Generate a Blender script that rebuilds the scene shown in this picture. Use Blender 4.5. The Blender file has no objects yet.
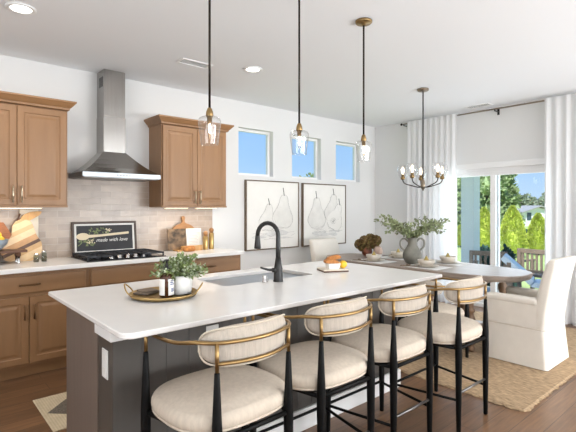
import bpy, bmesh, math, random
from mathutils import Vector, Matrix
random.seed(7)
S = bpy.context.scene
C = S.collection
PI = math.pi
def lin(c):
    return tuple((x/255/12.92 if x/255 <= .04045 else ((x/255+.055)/1.055)**2.4) for x in c)

# ------------------------------------------------------------------ camera
cam = bpy.data.cameras.new('camera'); camo = bpy.data.objects.new('camera', cam); C.objects.link(camo)
camo.location = (0, 0, 1.40)
camo.rotation_euler = (PI/2, 0, -math.atan2(.6583, .7528))
cam.sensor_width = 36; cam.lens = 439/576*36; cam.shift_y = -8/576
cam.clip_start = .05; cam.clip_end = 400
S.camera = camo
# ------------------------------------------------------------------ world, sun, daylight
W = bpy.data.worlds.new('sky'); S.world = W; W.use_nodes = True
nt = W.node_tree; bg = nt.nodes['Background']
tcw = nt.nodes.new('ShaderNodeTexCoord'); spw = nt.nodes.new('ShaderNodeSeparateXYZ'); nt.links.new(tcw.outputs['Generated'], spw.inputs[0])
rw = nt.nodes.new('ShaderNodeValToRGB'); nt.links.new(spw.outputs[2], rw.inputs[0]); nt.links.new(rw.outputs[0], bg.inputs[0])
for k, (p, c) in enumerate(((0, (206, 228, 250)), (.10, (172, 210, 250)), (.30, (142, 191, 249)), (1, (112, 166, 240)))):
    if k > 1: rw.color_ramp.elements.new(p)
    rw.color_ramp.elements[k].position = p; rw.color_ramp.elements[k].color = (*lin(c), 1)
bg.inputs[1].default_value = 1.1
def sun(rot, e, col):
    l = bpy.data.lights.new('sun', 'SUN'); l.energy = e; l.angle = .02; l.color = col
    o = bpy.data.objects.new('sun', l); C.objects.link(o); o.rotation_euler = rot; o.location = (0, 0, 12)
sun((math.radians(42), 0, math.radians(-68)), 6.5, (1, .95, .86))
def area(name, loc, rot, sx, sy, e, col=(1, 1, 1), portal=False):
    l = bpy.data.lights.new(name, 'AREA'); l.shape = 'RECTANGLE'; l.size = sx; l.size_y = sy; l.energy = e; l.color = col
    if portal: l.cycles.is_portal = True
    o = bpy.data.objects.new(name, l); C.objects.link(o); o.location = loc; o.rotation_euler = rot
    return o
# fill lamps added out of view to brighten the room; walls there are solid
UP = math.radians(52)   # upward tilt of the added lamps, to brighten the ceiling
area('front_fill', (1.2, -3.1, 1.4), (PI/2+UP, 0, 0), 3.4, 2.0, 235, (.945, .974, 1))
area('front_fill', (4.6, -3.1, 1.4), (PI/2+math.radians(34), 0, 0), 2.4, 2.0, 345, (.945, .974, 1))
area('left_fill', (-2.9, .6, 1.4), (PI/2+UP, 0, -PI/2), 3.0, 2.0, 135, (.945, .974, 1))
# daylight through the sliding door
area('daylight_patio_door', (6.30, 2.7, .98), (PI/2, 0, PI/2), 1.5, 1.85, 32, (.93, .96, 1))
S.view_settings.view_transform = 'Standard'; S.view_settings.look = 'None'
S.view_settings.exposure = 0.07; S.view_settings.gamma = 1; S.view_settings.use_curve_mapping = False
try:
    S.cycles.use_denoising = True; S.cycles.denoiser = 'OPENIMAGEDENOISE'
    S.cycles.max_bounces = 10; S.cycles.diffuse_bounces = 5; S.cycles.glossy_bounces = 4
    S.cycles.transparent_max_bounces = 16; S.cycles.transmission_bounces = 6
    S.cycles.sample_clamp_indirect = 4; S.cycles.caustics_reflective = False; S.cycles.caustics_refractive = False
except Exception: pass

# ------------------------------------------------------------------ materials
M = {}
def mat(name, col, rough=.5, metal=0, var=0, vscale=8, bump=0, bscale=60, spec=.5, stretch=(1,1,1), coat=0):
    m = bpy.data.materials.new(name); m.use_nodes = True; n = m.node_tree.nodes; L = m.node_tree.links
    b = n['Principled BSDF']; c = lin(col)
    b.inputs['Base Color'].default_value = (*c, 1); b.inputs['Roughness'].default_value = rough
    b.inputs['Metallic'].default_value = metal; b.inputs['Specular IOR Level'].default_value = spec
    if coat: b.inputs['Coat Weight'].default_value = coat
    if var or bump:
        tc = n.new('ShaderNodeTexCoord'); mp = n.new('ShaderNodeMapping'); mp.inputs['Scale'].default_value = stretch
        L.new(tc.outputs['Object'], mp.inputs[0])
    if var:
        ns = n.new('ShaderNodeTexNoise'); ns.inputs['Scale'].default_value = vscale; ns.inputs['Detail'].default_value = 6
        L.new(mp.outputs[0], ns.inputs['Vector'])
        r = n.new('ShaderNodeValToRGB'); r.color_ramp.elements[0].position = .28; r.color_ramp.elements[1].position = .72
        r.color_ramp.elements[0].color = (*[x*(1-var) for x in c], 1); r.color_ramp.elements[1].color = (*[min(1, x*(1+var)) for x in c], 1)
        L.new(ns.outputs[0], r.inputs[0]); L.new(r.outputs[0], b.inputs['Base Color'])
    if bump:
        nb = n.new('ShaderNodeTexNoise'); nb.inputs['Scale'].default_value = bscale; nb.inputs['Detail'].default_value = 4
        L.new(mp.outputs[0], nb.inputs['Vector'])
        bp = n.new('ShaderNodeBump'); bp.inputs['Strength'].default_value = bump; bp.inputs['Distance'].default_value = .004
        L.new(nb.outputs[0], bp.inputs['Height']); L.new(bp.outputs[0], b.inputs['Normal'])
    M[name] = m; return m
def emit(name, col, s):
    m = bpy.data.materials.new(name); m.use_nodes = True; n = m.node_tree.nodes
    b = n['Principled BSDF']; b.inputs['Base Color'].default_value = (*lin(col), 1)
    b.inputs['Emission Color'].default_value = (*lin(col), 1); b.inputs['Emission Strength'].default_value = s
    M[name] = m
def glass(name, tint=(255, 255, 255), rough=0, ior=1.45):
    m = bpy.data.materials.new(name); m.use_nodes = True; n = m.node_tree.nodes; L = m.node_tree.links
    n.remove(n['Principled BSDF']); out = n['Material Output']
    t = n.new('ShaderNodeBsdfTransparent'); t.inputs[0].default_value = (*lin(tint), 1)
    g = n.new('ShaderNodeBsdfGlossy'); g.inputs['Roughness'].default_value = rough
    lw = n.new('ShaderNodeLayerWeight'); lw.inputs[0].default_value = .5; pw = n.new('ShaderNodeMath'); pw.operation = 'POWER'; pw.inputs[1].default_value = 2.4; L.new(lw.outputs['Facing'], pw.inputs[0]); f = n.new('ShaderNodeMath'); f.operation = 'MULTIPLY_ADD'; f.inputs[1].default_value = .75*(ior-1)/.5; f.inputs[2].default_value = .06*(ior-1)/.5; L.new(pw.outputs[0], f.inputs[0])
    x = n.new('ShaderNodeMixShader'); L.new(f.outputs[0], x.inputs[0]); L.new(t.outputs[0], x.inputs[1]); L.new(g.outputs[0], x.inputs[2])
    L.new(x.outputs[0], out.inputs[0]); M[name] = m
def fabric_sheer(name, col, tr=.45, clear=.12):
    m = bpy.data.materials.new(name); m.use_nodes = True; n = m.node_tree.nodes; L = m.node_tree.links
    n.remove(n['Principled BSDF']); out = n['Material Output']
    d = n.new('ShaderNodeBsdfDiffuse'); d.inputs[0].default_value = (*lin(col), 1)
    t = n.new('ShaderNodeBsdfTranslucent'); t.inputs[0].default_value = (*lin(col), 1)
    p = n.new('ShaderNodeBsdfTransparent')
    a = n.new('ShaderNodeMixShader'); a.inputs[0].default_value = tr; L.new(d.outputs[0], a.inputs[1]); L.new(t.outputs[0], a.inputs[2])
    b = n.new('ShaderNodeMixShader'); b.inputs[0].default_value = clear; L.new(a.outputs[0], b.inputs[1]); L.new(p.outputs[0], b.inputs[2])
    L.new(b.outputs[0], out.inputs[0]); M[name] = m
def brick(name, ax, c1, c2, cm, bw, rh, mortar, rough, grain=0, bump=.25, offset=.5, bias=0):
    m = bpy.data.materials.new(name); m.use_nodes = True; n = m.node_tree.nodes; L = m.node_tree.links; b = n['Principled BSDF']
    tc = n.new('ShaderNodeTexCoord'); sp = n.new('ShaderNodeSeparateXYZ'); L.new(tc.outputs['Object'], sp.inputs[0])
    cb = n.new('ShaderNodeCombineXYZ'); L.new(sp.outputs[ax[0]], cb.inputs[0]); L.new(sp.outputs[ax[1]], cb.inputs[1])
    t = n.new('ShaderNodeTexBrick'); L.new(cb.outputs[0], t.inputs['Vector'])
    t.inputs['Scale'].default_value = 1; t.inputs['Brick Width'].default_value = bw; t.inputs['Row Height'].default_value = rh
    t.inputs['Mortar Size'].default_value = mortar; t.inputs['Mortar Smooth'].default_value = .3; t.offset = offset; t.inputs['Bias'].default_value = bias
    t.inputs['Color1'].default_value = (*lin(c1), 1); t.inputs['Color2'].default_value = (*lin(c2), 1); t.inputs['Mortar'].default_value = (*lin(cm), 1)
    src = t.outputs['Color']
    if grain:
        mp = n.new('ShaderNodeMapping'); mp.inputs['Scale'].default_value = (3, 34, 1); L.new(cb.outputs[0], mp.inputs[0])
        ns = n.new('ShaderNodeTexNoise'); ns.inputs['Scale'].default_value = 1.4; ns.inputs['Detail'].default_value = 7; L.new(mp.outputs[0], ns.inputs['Vector'])
    else:
        ns = n.new('ShaderNodeTexNoise'); ns.inputs['Scale'].default_value = 14; L.new(cb.outputs[0], ns.inputs['Vector']); grain = .09
    r = n.new('ShaderNodeMapRange'); r.inputs[1].default_value = .25; r.inputs[2].default_value = .75; r.inputs[3].default_value = 1-grain; r.inputs[4].default_value = 1+grain
    L.new(ns.outputs[0], r.inputs[0])
    mx = n.new('ShaderNodeVectorMath'); mx.operation = 'MULTIPLY'; L.new(src, mx.inputs[0]); L.new(r.outputs[0], mx.inputs[1])
    L.new(mx.outputs[0], b.inputs['Base Color']); b.inputs['Roughness'].default_value = rough
    mm = n.new('ShaderNodeMath'); mm.operation = 'MULTIPLY_ADD'; mm.inputs[1].default_value = -1; mm.inputs[2].default_value = 1; L.new(t.outputs['Fac'], mm.inputs[0])
    ad = n.new('ShaderNodeMath'); ad.operation = 'MULTIPLY_ADD'; ad.inputs[1].default_value = .35; L.new(ns.outputs[0], ad.inputs[0]); L.new(mm.outputs[0], ad.inputs[2])
    bp = n.new('ShaderNodeBump'); bp.inputs['Strength'].default_value = bump; bp.inputs['Distance'].default_value = .003; L.new(ad.outputs[0], bp.inputs['Height']); L.new(bp.outputs[0], b.inputs['Normal'])
    M[name] = m
def stripes(name, cols, scale, dirv, rough=.5):
    m = bpy.data.materials.new(name); m.use_nodes = True; n = m.node_tree.nodes; L = m.node_tree.links; b = n['Principled BSDF']
    tc = n.new('ShaderNodeTexCoord'); dt = n.new('ShaderNodeVectorMath'); dt.operation = 'DOT_PRODUCT'; dt.inputs[1].default_value = dirv
    L.new(tc.outputs['Object'], dt.inputs[0]); ml = n.new('ShaderNodeMath'); ml.operation = 'MULTIPLY'; ml.inputs[1].default_value = scale; L.new(dt.outputs['Value'], ml.inputs[0])
    fr = n.new('ShaderNodeMath'); fr.operation = 'FRACT'; L.new(ml.outputs[0], fr.inputs[0])
    r = n.new('ShaderNodeValToRGB'); r.color_ramp.interpolation = 'CONSTANT'
    while len(r.color_ramp.elements) < len(cols): r.color_ramp.elements.new(.5)
    for k, (p, c) in enumerate(cols):
        r.color_ramp.elements[k].position = p; r.color_ramp.elements[k].color = (*lin(c), 1)
    L.new(fr.outputs[0], r.inputs[0])
    ns = n.new('ShaderNodeTexNoise'); ns.inputs['Scale'].default_value = 25; ns.inputs['Detail'].default_value = 5; L.new(tc.outputs['Object'], ns.inputs['Vector'])
    mr = n.new('ShaderNodeMapRange'); mr.inputs[3].default_value = .8; mr.inputs[4].default_value = 1.2; L.new(ns.outputs[0], mr.inputs[0])
    mx = n.new('ShaderNodeVectorMath'); mx.operation = 'MULTIPLY'; L.new(r.outputs[0], mx.inputs[0]); L.new(mr.outputs[0], mx.inputs[1]); L.new(mx.outputs[0], b.inputs['Base Color'])
    b.inputs['Roughness'].default_value = rough; M[name] = m

mat('wall_paint', (226, 226, 225), .85, bump=.03, bscale=180)
mat('ceiling_paint', (240, 242, 244), .9, bump=.05, bscale=120)
mat('trim_paint', (240, 240, 239), .45)
brick('floor_planks', (0, 1), (130, 96, 68), (98, 70, 49), (60, 43, 31), 1.35, .145, .0018, .33, grain=.30, bump=.10, offset=.37)
brick('backsplash_tile', (0, 2), (178, 161, 146), (158, 142, 128), (184, 172, 160), .205, .0655, .0022, .28, bump=.35)
mat('cabinet_wood', (144, 107, 72), .42, var=.10, vscale=3, stretch=(5, 5, .6))
mat('cabinet_wood_cross', (144, 107, 72), .42, var=.10, vscale=3, stretch=(.6, 5, 5))
mat('cabinet_gap', (44, 31, 22), .8)
mat('island_stain', (118, 105, 97), .4, var=.08, vscale=4, stretch=(6, 6, .5))
mat('island_gray', (78, 74, 70), .38, var=.05, vscale=4, stretch=(6, 6, .5))
mat('quartz', (236, 234, 231), .2, var=.025, vscale=5)
mat('steel', (170, 167, 163), .22, metal=1, var=.05, vscale=3, stretch=(30, 30, .6))
mat('steel_dark', (120, 118, 116), .35, metal=1)
mat('sink_steel', (150, 155, 160), .34, metal=1)
mat('chrome', (225, 225, 225), .12, metal=1)
mat('brass', (154, 126, 84), .36, metal=1)
mat('tray_brass', (182, 154, 104), .4, metal=1)
mat('antique_brass', (150, 124, 84), .38, metal=1)
mat('gold', (184, 154, 100), .28, metal=1)
mat('champagne', (214, 200, 176), .3, metal=1)
mat('bronze', (120, 88, 62), .38, metal=1)
mat('pewter', (140, 128, 112), .35, metal=1)
mat('black_metal', (24, 23, 22), .38)
mat('black_wood', (8, 8, 8), .5, spec=.16)
mat('rod_dark', (40, 33, 28), .35, metal=.7)
mat('cast_iron', (34, 36, 42), .5)
mat('black_glass', (22, 23, 26), .12)
mat('stool_fabric', (202, 189, 173), .95, var=.07, vscale=60, bump=.5, bscale=260, stretch=(1, 1, .25), spec=.2)
mat('pad_fabric', (184, 173, 160), .95, var=.10, vscale=40, bump=.7, bscale=90, stretch=(3, 3, .25), spec=.2)
mat('stool_welt', (200, 188, 170), .9, bump=.3, bscale=300)
mat('slip_linen', (233, 227, 217), .95, var=.03, vscale=10, bump=.35, bscale=240, spec=.2)
mat('slip_seam', (214, 204, 190), .95)
mat('table_wood', (142, 128, 116), .42, var=.22, vscale=3, stretch=(8, .8, 8), bump=.2, bscale=12)
mat('table_leg_wood', (128, 102, 80), .5, var=.2, vscale=6, stretch=(3, 3, 1))
mat('jute', (170, 145, 116), .95, var=.42, vscale=16, bump=1, bscale=34, stretch=(5, 1.4, 1), spec=.1)
mat('white_ceramic', (238, 236, 231), .3)
mat('stoneware', (214, 206, 194), .4, var=.06, vscale=20)
mat('linen_white', (232, 231, 229), .9, bump=.2, bscale=200)
mat('linen_taupe', (128, 112, 96), .9, bump=.3, bscale=200)
mat('vase_stone', (128, 126, 117), .75, var=.3, vscale=9, bump=.5, bscale=30)
mat('leaf_sage', (142, 152, 112), .6, var=.5, vscale=12)
mat('leaf_pot', (126, 142, 88), .6, var=.4, vscale=20)
mat('leaf_pot_pale', (176, 186, 156), .6, var=.25, vscale=20)
mat('stem', (104, 90, 60), .7)
mat('soil', (60, 44, 32), .9)
mat('pear_gold', (164, 142, 76), .5, var=.15, vscale=30)
mat('amber', (66, 34, 14), .12, spec=.6, coat=.4)
mat('label_paper', (236, 234, 228), .7)
mat('ink', (48, 48, 50), .8)
mat('ink_blue', (92, 104, 140), .8)
mat('bread', (178, 118, 62), .8, var=.35, vscale=40, bump=.4, bscale=80)
mat('lemon', (232, 184, 42), .5, bump=.2, bscale=150)
mat('lime', (120, 152, 50), .5)
mat('orange', (226, 138, 40), .5, bump=.2, bscale=150)
mat('board_wood', (158, 112, 66), .5, var=.2, vscale=6, stretch=(2, 2, 14))
mat('oak', (196, 150, 92), .5, var=.18, vscale=6, stretch=(8, 8, 1))
mat('walnut', (92, 60, 40), .5, var=.2, vscale=8, stretch=(1, 8, 8))
mat('hex_wood', (150, 92, 52), .5, var=.25, vscale=10, stretch=(2, 2, 8))
mat('cream_board', (226, 217, 200), .6, var=.05, vscale=10)
mat('blue_bowl', (140, 150, 160), .4, var=.15, vscale=20)
mat('hydrangea', (122, 96, 60), .9, var=.45, vscale=30)
mat('hydrangea_green', (140, 128, 76), .9, var=.3, vscale=30)
mat('vase_brown', (124, 70, 48), .4, var=.5, vscale=14)
mat('vase_pink', (190, 164, 148), .6, var=.12, vscale=14)
mat('canvas', (236, 234, 229), .9, var=.03, vscale=5, bump=.1, bscale=300)
mat('wash', (229, 227, 222), .9, var=.07, vscale=9)
mat('wash_dark', (218, 217, 214), .9, var=.12, vscale=14)
mat('charcoal', (176, 174, 170), .9)
mat('charcoal_dark', (112, 108, 104), .9)
mat('frame_wood', (104, 88, 70), .45, var=.15, vscale=8)
mat('frame_dark', (70, 52, 40), .45)
mat('print_black', (38, 38, 42), .6, var=.2, vscale=12)
mat('print_cream', (224, 208, 178), .7)
mat('print_leaf', (120, 132, 88), .7)
mat('page_dark', (112, 90, 66), .6, var=.95, vscale=16)
mat('plastic_white', (236, 235, 232), .4)
mat('vent_dark', (50, 50, 52), .7)
stripes('pear_board_wood', [(0, (222, 194, 154)), (.2, (200, 162, 116)), (.36, (92, 66, 52)), (.47, (196, 152, 108)), (.66, (228, 204, 166)), (.86, (206, 172, 128))], 3.6, (-.44, 0, .90))
stripes('runner_weave', [(0, (206, 190, 160)), (.5, (196, 180, 150))], 60, (1, 0, 0), .95)
mat('runner_dark', (106, 97, 86), .95, var=.5, vscale=90)
emit('bulb_glow', (255, 238, 212), 2.6)
emit('filament_glow', (255, 226, 180), 12)
emit('can_glow', (255, 250, 240), 6)
emit('strip_glow', (255, 226, 186), 2.5)
glass('clear_glass', (250, 250, 250), .02, 1.5)
glass('pane_glass', (246, 250, 252), 0, 1.2)
glass('jar_glass', (214, 222, 214), .03, 1.5)
fabric_sheer('sheer', (246, 246, 246), .42, .06)
# outdoors
mat('deck', (176, 172, 166), .8, var=.1, vscale=3)
mat('lawn', (180, 194, 120), .95, var=.2, vscale=2)
mat('post_paint', (250, 246, 240), .6)
mat('arborvitae', (186, 196, 84), .8, var=.4, vscale=4)
mat('tree_green', (146, 164, 116), .85, var=.45, vscale=1.5)
mat('tree_dark', (140, 150, 128), .9, var=.4, vscale=.6)
mat('shrub_teal', (64, 96, 88), .8, var=.4, vscale=8)
mat('bark', (92, 76, 62), .9)
mat('siding', (238, 238, 240), .7)
mat('shingle', (160, 158, 158), .9)
mat('patio_wood', (140, 120, 104), .7, var=.15, vscale=8)
mat('patio_blue', (220, 226, 232), .8)
mat('house_glass', (70, 84, 100), .2)

# ------------------------------------------------------------------ mesh helpers
def B(): return bmesh.new()
def box(bm, x0, x1, y0, y1, z0, z1, bev=0, seg=2):
    t = bmesh.new(); bmesh.ops.create_cube(t, size=1)
    for v in t.verts:
        v.co = Vector(((x0+x1)/2+v.co.x*(x1-x0), (y0+y1)/2+v.co.y*(y1-y0), (z0+z1)/2+v.co.z*(z1-z0)))
    if bev: bmesh.ops.bevel(t, geom=t.edges[:], offset=bev, segments=seg, affect='EDGES', profile=.5, clamp_overlap=True)
    return merge(bm, t)
def merge(bm, t, mtx=None):
    if mtx is not None: bmesh.ops.transform(t, matrix=mtx, verts=t.verts[:])
    d = {}
    for v in t.verts: d[v] = bm.verts.new(v.co)
    for f in t.faces:
        try:
            g = bm.faces.new([d[v] for v in f.verts]); g.smooth = f.smooth
        except ValueError: pass
    t.free(); return bm
def loft(bm, rings, cap=True, closed=True, smooth=True):
    R = [[bm.verts.new(p) for p in r] for r in rings]; n = len(R[0])
    for a, b in zip(R, R[1:]):
        for i in range(n if closed else n-1):
            j = (i+1) % n
            f = bm.faces.new((a[i], a[j], b[j], b[i])); f.smooth = smooth
    if cap:
        bm.faces.new(list(reversed(R[0]))); bm.faces.new(R[-1])
    return bm
def lathe(bm, prof, c=(0, 0, 0), n=24, cap=True, smooth=True):
    return loft(bm, [[(c[0]+r*math.cos(2*PI*k/n), c[1]+r*math.sin(2*PI*k/n), c[2]+z) for k in range(n)] for r, z in prof], cap, True, smooth)
def spline(P, n=8):
    P = [Vector(p) for p in P]; out = []
    for i in range(len(P)-1):
        a = P[i-1] if i else P[0]*2-P[1]; b, c = P[i], P[i+1]; d = P[i+2] if i+2 < len(P) else P[-1]*2-P[-2]
        for k in range(n):
            t = k/n
            out.append(.5*((2*b)+(c-a)*t+(2*a-5*b+4*c-d)*t*t+(-a+3*b-3*c+d)*t**3))
    out.append(P[-1]); return out
def tube(bm, pts, r, n=10, cap=True):
    P = [Vector(p) for p in pts]; rr = r if isinstance(r, (list, tuple)) else [r]*len(P)
    rings = []; up = None
    for i, p in enumerate(P):
        t = (P[min(i+1, len(P)-1)]-P[max(i-1, 0)]).normalized()
        if up is None:
            up = Vector((0, 0, 1)) if abs(t.z) < .9 else Vector((1, 0, 0))
        a = t.cross(up).normalized(); b = a.cross(t).normalized(); up = b
        rings.append([p+a*rr[i]*math.cos(2*PI*k/n)+b*rr[i]*math.sin(2*PI*k/n) for k in range(n)])
    return loft(bm, rings, cap)
def ball(bm, c, r, sq=(1, 1, 1), u=14, v=10):
    t = bmesh.new(); bmesh.ops.create_uvsphere(t, u_segments=u, v_segments=v, radius=r)
    for f in t.faces: f.smooth = True
    for w in t.verts: w.co = Vector((c[0]+w.co.x*sq[0], c[1]+w.co.y*sq[1], c[2]+w.co.z*sq[2]))
    return merge(bm, t)
def prism(bm, pts, d0, d1, plane='xz', bev=0):
    """extrude a 2D outline; xz -> along y"""
    t = bmesh.new()
    f3 = {'xz': lambda p, d: (p[0], d, p[1]), 'xy': lambda p, d: (p[0], p[1], d), 'yz': lambda p, d: (d, p[0], p[1])}[plane]
    a = [t.verts.new(f3(p, d0)) for p in pts]; b = [t.verts.new(f3(p, d1)) for p in pts]; n = len(pts)
    t.faces.new(a); t.faces.new(list(reversed(b)))
    for i in range(n): t.faces.new((a[i], b[i], b[(i+1) % n], a[(i+1) % n]))
    bmesh.ops.recalc_face_normals(t, faces=t.faces[:])
    if bev: bmesh.ops.bevel(t, geom=t.edges[:], offset=bev, segments=2, affect='EDGES', clamp_overlap=True)
    return merge(bm, t)
def selip(rx, ry, n, k=40, cx=0, cy=0):
    o = []
    for i in range(k):
        a = 2*PI*i/k; c, s = math.cos(a), math.sin(a)
        o.append((cx+rx*math.copysign(abs(c)**(2/n), c), cy+ry*math.copysign(abs(s)**(2/n), s)))
    return o
def pad(bm, rx, ry, n, prof, cx=0, cy=0, k=44):
    """cushion: prof = [(inset, z)...]"""
    return loft(bm, [[(x, y, z) for x, y in selip(max(rx-i, .004), max(ry-i, .004), n, k, cx, cy)] for i, z in prof])
def cushion_prof(z0, z1, r, dome=.0, m=6):
    p = []
    h = (z1-z0)/2; zc = (z0+z1)/2
    for i in range(m+1):
        a = -PI/2+PI/2*i/m; p.append((r*(1-math.cos(a)), zc+h*math.sin(a)))
    for i in range(1, m+1):
        a = PI/2*i/m; p.append((r*(1-math.cos(a)), zc+h*math.sin(a)))
    if dome:
        p += [(r*1.6, z1+dome*.45), (r*2.6, z1+dome*.8), (r*4, z1+dome)]
    return p
def leaf(bm, p, d, w, l, up=None):
    d = Vector(d).normalized(); s = d.cross(Vector(up) if up else Vector((random.uniform(-1, 1), random.uniform(-1, 1), random.uniform(-1, 1))))
    if s.length < 1e-4: s = Vector((1, 0, 0))
    s.normalize(); p = Vector(p); nrm = s.cross(d)
    a = bm.verts.new(p); b = bm.verts.new(p+d*l*.5+s*w*.5+nrm*l*.06); c = bm.verts.new(p+d*l); e = bm.verts.new(p+d*l*.5-s*w*.5+nrm*l*.06)
    bm.faces.new((a, b, c, e))
def rv(): 
    while 1:
        v = Vector((random.uniform(-1, 1), random.uniform(-1, 1), random.uniform(-1, 1)))
        if .05 < v.length < 1: return v

# ------------------------------------------------------------------ object helpers
def thing(name, label, cat, loc=(0, 0, 0), rotz=0, group=None):
    o = bpy.data.objects.new(name, None); C.objects.link(o); o.empty_display_size = .1
    o.location = loc; o.rotation_euler = (0, 0, rotz); o['label'] = label; o['category'] = cat
    if group: o['group'] = group
    return o
def part(name, bm, m, parent=None, label=None, local=False):
    """one mesh object; geometry given in world coordinates unless local"""
    if parent is not None and not local:
        r = parent
        while r.parent: r = r.parent
        bmesh.ops.translate(bm, vec=-Vector(r.location), verts=bm.verts[:])
    bmesh.ops.recalc_face_normals(bm, faces=bm.faces[:])
    me = bpy.data.meshes.new(name); bm.to_mesh(me); bm.free()
    me.materials.append(M[m] if isinstance(m, str) else m)
    o = bpy.data.objects.new(name, me); C.objects.link(o)
    if parent is not None: o.parent = parent
    if label: o['label'] = label
    return o
def one(name, bm, m, label, cat, group=None, base=None):
    """a thing that is a single mesh, its origin at its base"""
    if base is None:
        xs = [v.co for v in bm.verts]
        base = (sum(v.x for v in xs)/len(xs), sum(v.y for v in xs)/len(xs), min(v.z for v in xs))
    bmesh.ops.translate(bm, vec=-Vector(base), verts=bm.verts[:])
    o = part(name, bm, m); o.location = base
    o['label'] = label; o['category'] = cat
    if group: o['group'] = group
    return o
def struct(name, bm, m, parent=None, label=None):
    o = part(name, bm, m, parent)
    o['kind'] = 'structure'
    if label: o['label'] = label
    return o
def kids(o): return [c for c in bpy.data.objects if c.parent == o]
def dup(root, loc, rotz=None, label=None, group=None):
    r = root.copy(); C.objects.link(r); r.location = loc
    if rotz is not None: r.rotation_euler = (0, 0, rotz)
    if label: r['label'] = label
    if group: r['group'] = group
    for ch in kids(root):
        c = ch.copy(); C.objects.link(c); c.parent = r
        for g in kids(ch):
            d = g.copy(); C.objects.link(d); d.parent = c
    return r

# ================================================================== ROOM SHELL
XR, YB, ZC = 6.11, 4.71, 2.79
XL, YF = -3.0, -3.2
b = B(); box(b, XL-.15, XR+.15, YF-.15, YB+.15, -.12, 0); struct('floor', b, 'floor_planks')
b = B(); box(b, XL-.15, XR+.15, YF-.15, YB+.15, ZC, ZC+.15); struct('ceiling', b, 'ceiling_paint')
WINS = [(3.265, 3.845), (4.195, 4.785), (5.12, 5.70)]; WZ0, WZ1 = 1.83, 2.455
b = B(); xs = [XL-.15]
for a, c in WINS: box(b, xs[-1], a, YB, YB+.15, 0, ZC); xs.append(c); box(b, a, c, YB, YB+.15, 0, WZ0); box(b, a, c, YB, YB+.15, WZ1, ZC)
box(b, xs[-1], XR+.15, YB, YB+.15, 0, ZC); struct('wall_back', b, 'wall_paint')
DY0, DY1, DZ = 1.93, 3.50, 1.955
b = B(); box(b, XR, XR+.15, YF, DY0, 0, ZC); box(b, XR, XR+.15, DY1, YB, 0, ZC); box(b, XR, XR+.15, DY0, DY1, DZ, ZC); struct('wall_right', b, 'wall_paint')
b = B(); box(b, XL-.15, XL, YF, YB, 0, ZC); struct('wall_left', b, 'wall_paint')
b = B(); box(b, XL-.15, XR+.15, YF-.15, YF, 0, ZC); struct('wall_front', b, 'wall_paint')
b = B(); box(b, 2.915, XR, YB-.015, YB, 0, .13, .004); struct('baseboard_back', b, 'trim_paint')
b = B(); box(b, XR-.015, XR, DY1+.08, YB-.015, 0, .13, .004); box(b, XR-.015, XR, YF, DY0-.08, 0, .13, .004); struct('baseboard_right', b, 'trim_paint')
for k, (x0, x1) in enumerate(WINS):
    b = B(); w = .035
    for (p, q, r, s) in ((x0, x1, WZ0, WZ0+w), (x0, x1, WZ1-w, WZ1), (x0, x0+w, WZ0+w, WZ1-w), (x1-w, x1, WZ0+w, WZ1-w)):
        box(b, p, q, YB+.075, YB+.125, r, s, .004)
    wn = struct('window_%d' % (k+1), b, 'trim_paint', label='white framed square window high on the wall showing blue sky')
    b = B(); box(b, x0+w, x1-w, YB+.098, YB+.102, WZ0+w, WZ1-w); struct('pane', b, 'pane_glass', wn)
# sliding patio door
b = B(); w = .05
box(b, XR+.03, XR+.13, DY0, DY0+w, 0, DZ); box(b, XR+.03, XR+.13, DY1-w, DY1, 0, DZ); box(b, XR+.03, XR+.13, DY0+w, DY1-w, DZ-w, DZ); box(b, XR+.03, XR+.13, DY0+w, DY1-w, 0, .05)
dr = struct('door_1', b, 'trim_paint', label='white sliding glass patio door')
for y0, y1, x in ((DY0+w, 2.75, XR+.055), (2.65, DY1-w, XR+.10)):
    b = B(); s = .075
    for (p, q, r, t) in ((y0, y1, .05, .15), (y0, y1, DZ-w-.05, DZ-w), (y0, y0+s, .15, DZ-w-.05), (y1-s, y1, .15, DZ-w-.05)):
        box(b, x-.02, x+.02, p, q, r, t, .004)
    pn = struct('sliding_panel', b, 'trim_paint', dr)
    b = B(); box(b, x-.003, x+.003, y0+s, y1-s, .15, DZ-w-.05); struct('pane', b, 'pane_glass', pn)
b = B(); box(b, XR-.018, XR, DY0-.09, DY1+.09, DZ, DZ+.075, .004); box(b, XR-.018, XR, DY0-.09, DY0, 0, DZ, .004); box(b, XR-.018, XR, DY1, DY1+.09, 0, DZ, .004)
struct('trim_1', b, 'trim_paint', label='white casing around the patio door')
b = B(); box(b, -1.2, 2.87, YB-.008, YB, .90, 1.42); box(b, 1.137, 2.057, YB-.008, YB, 1.42, 1.75)
struct('trim_2', b, 'backsplash_tile', label='greige glazed subway tile backsplash')

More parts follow.
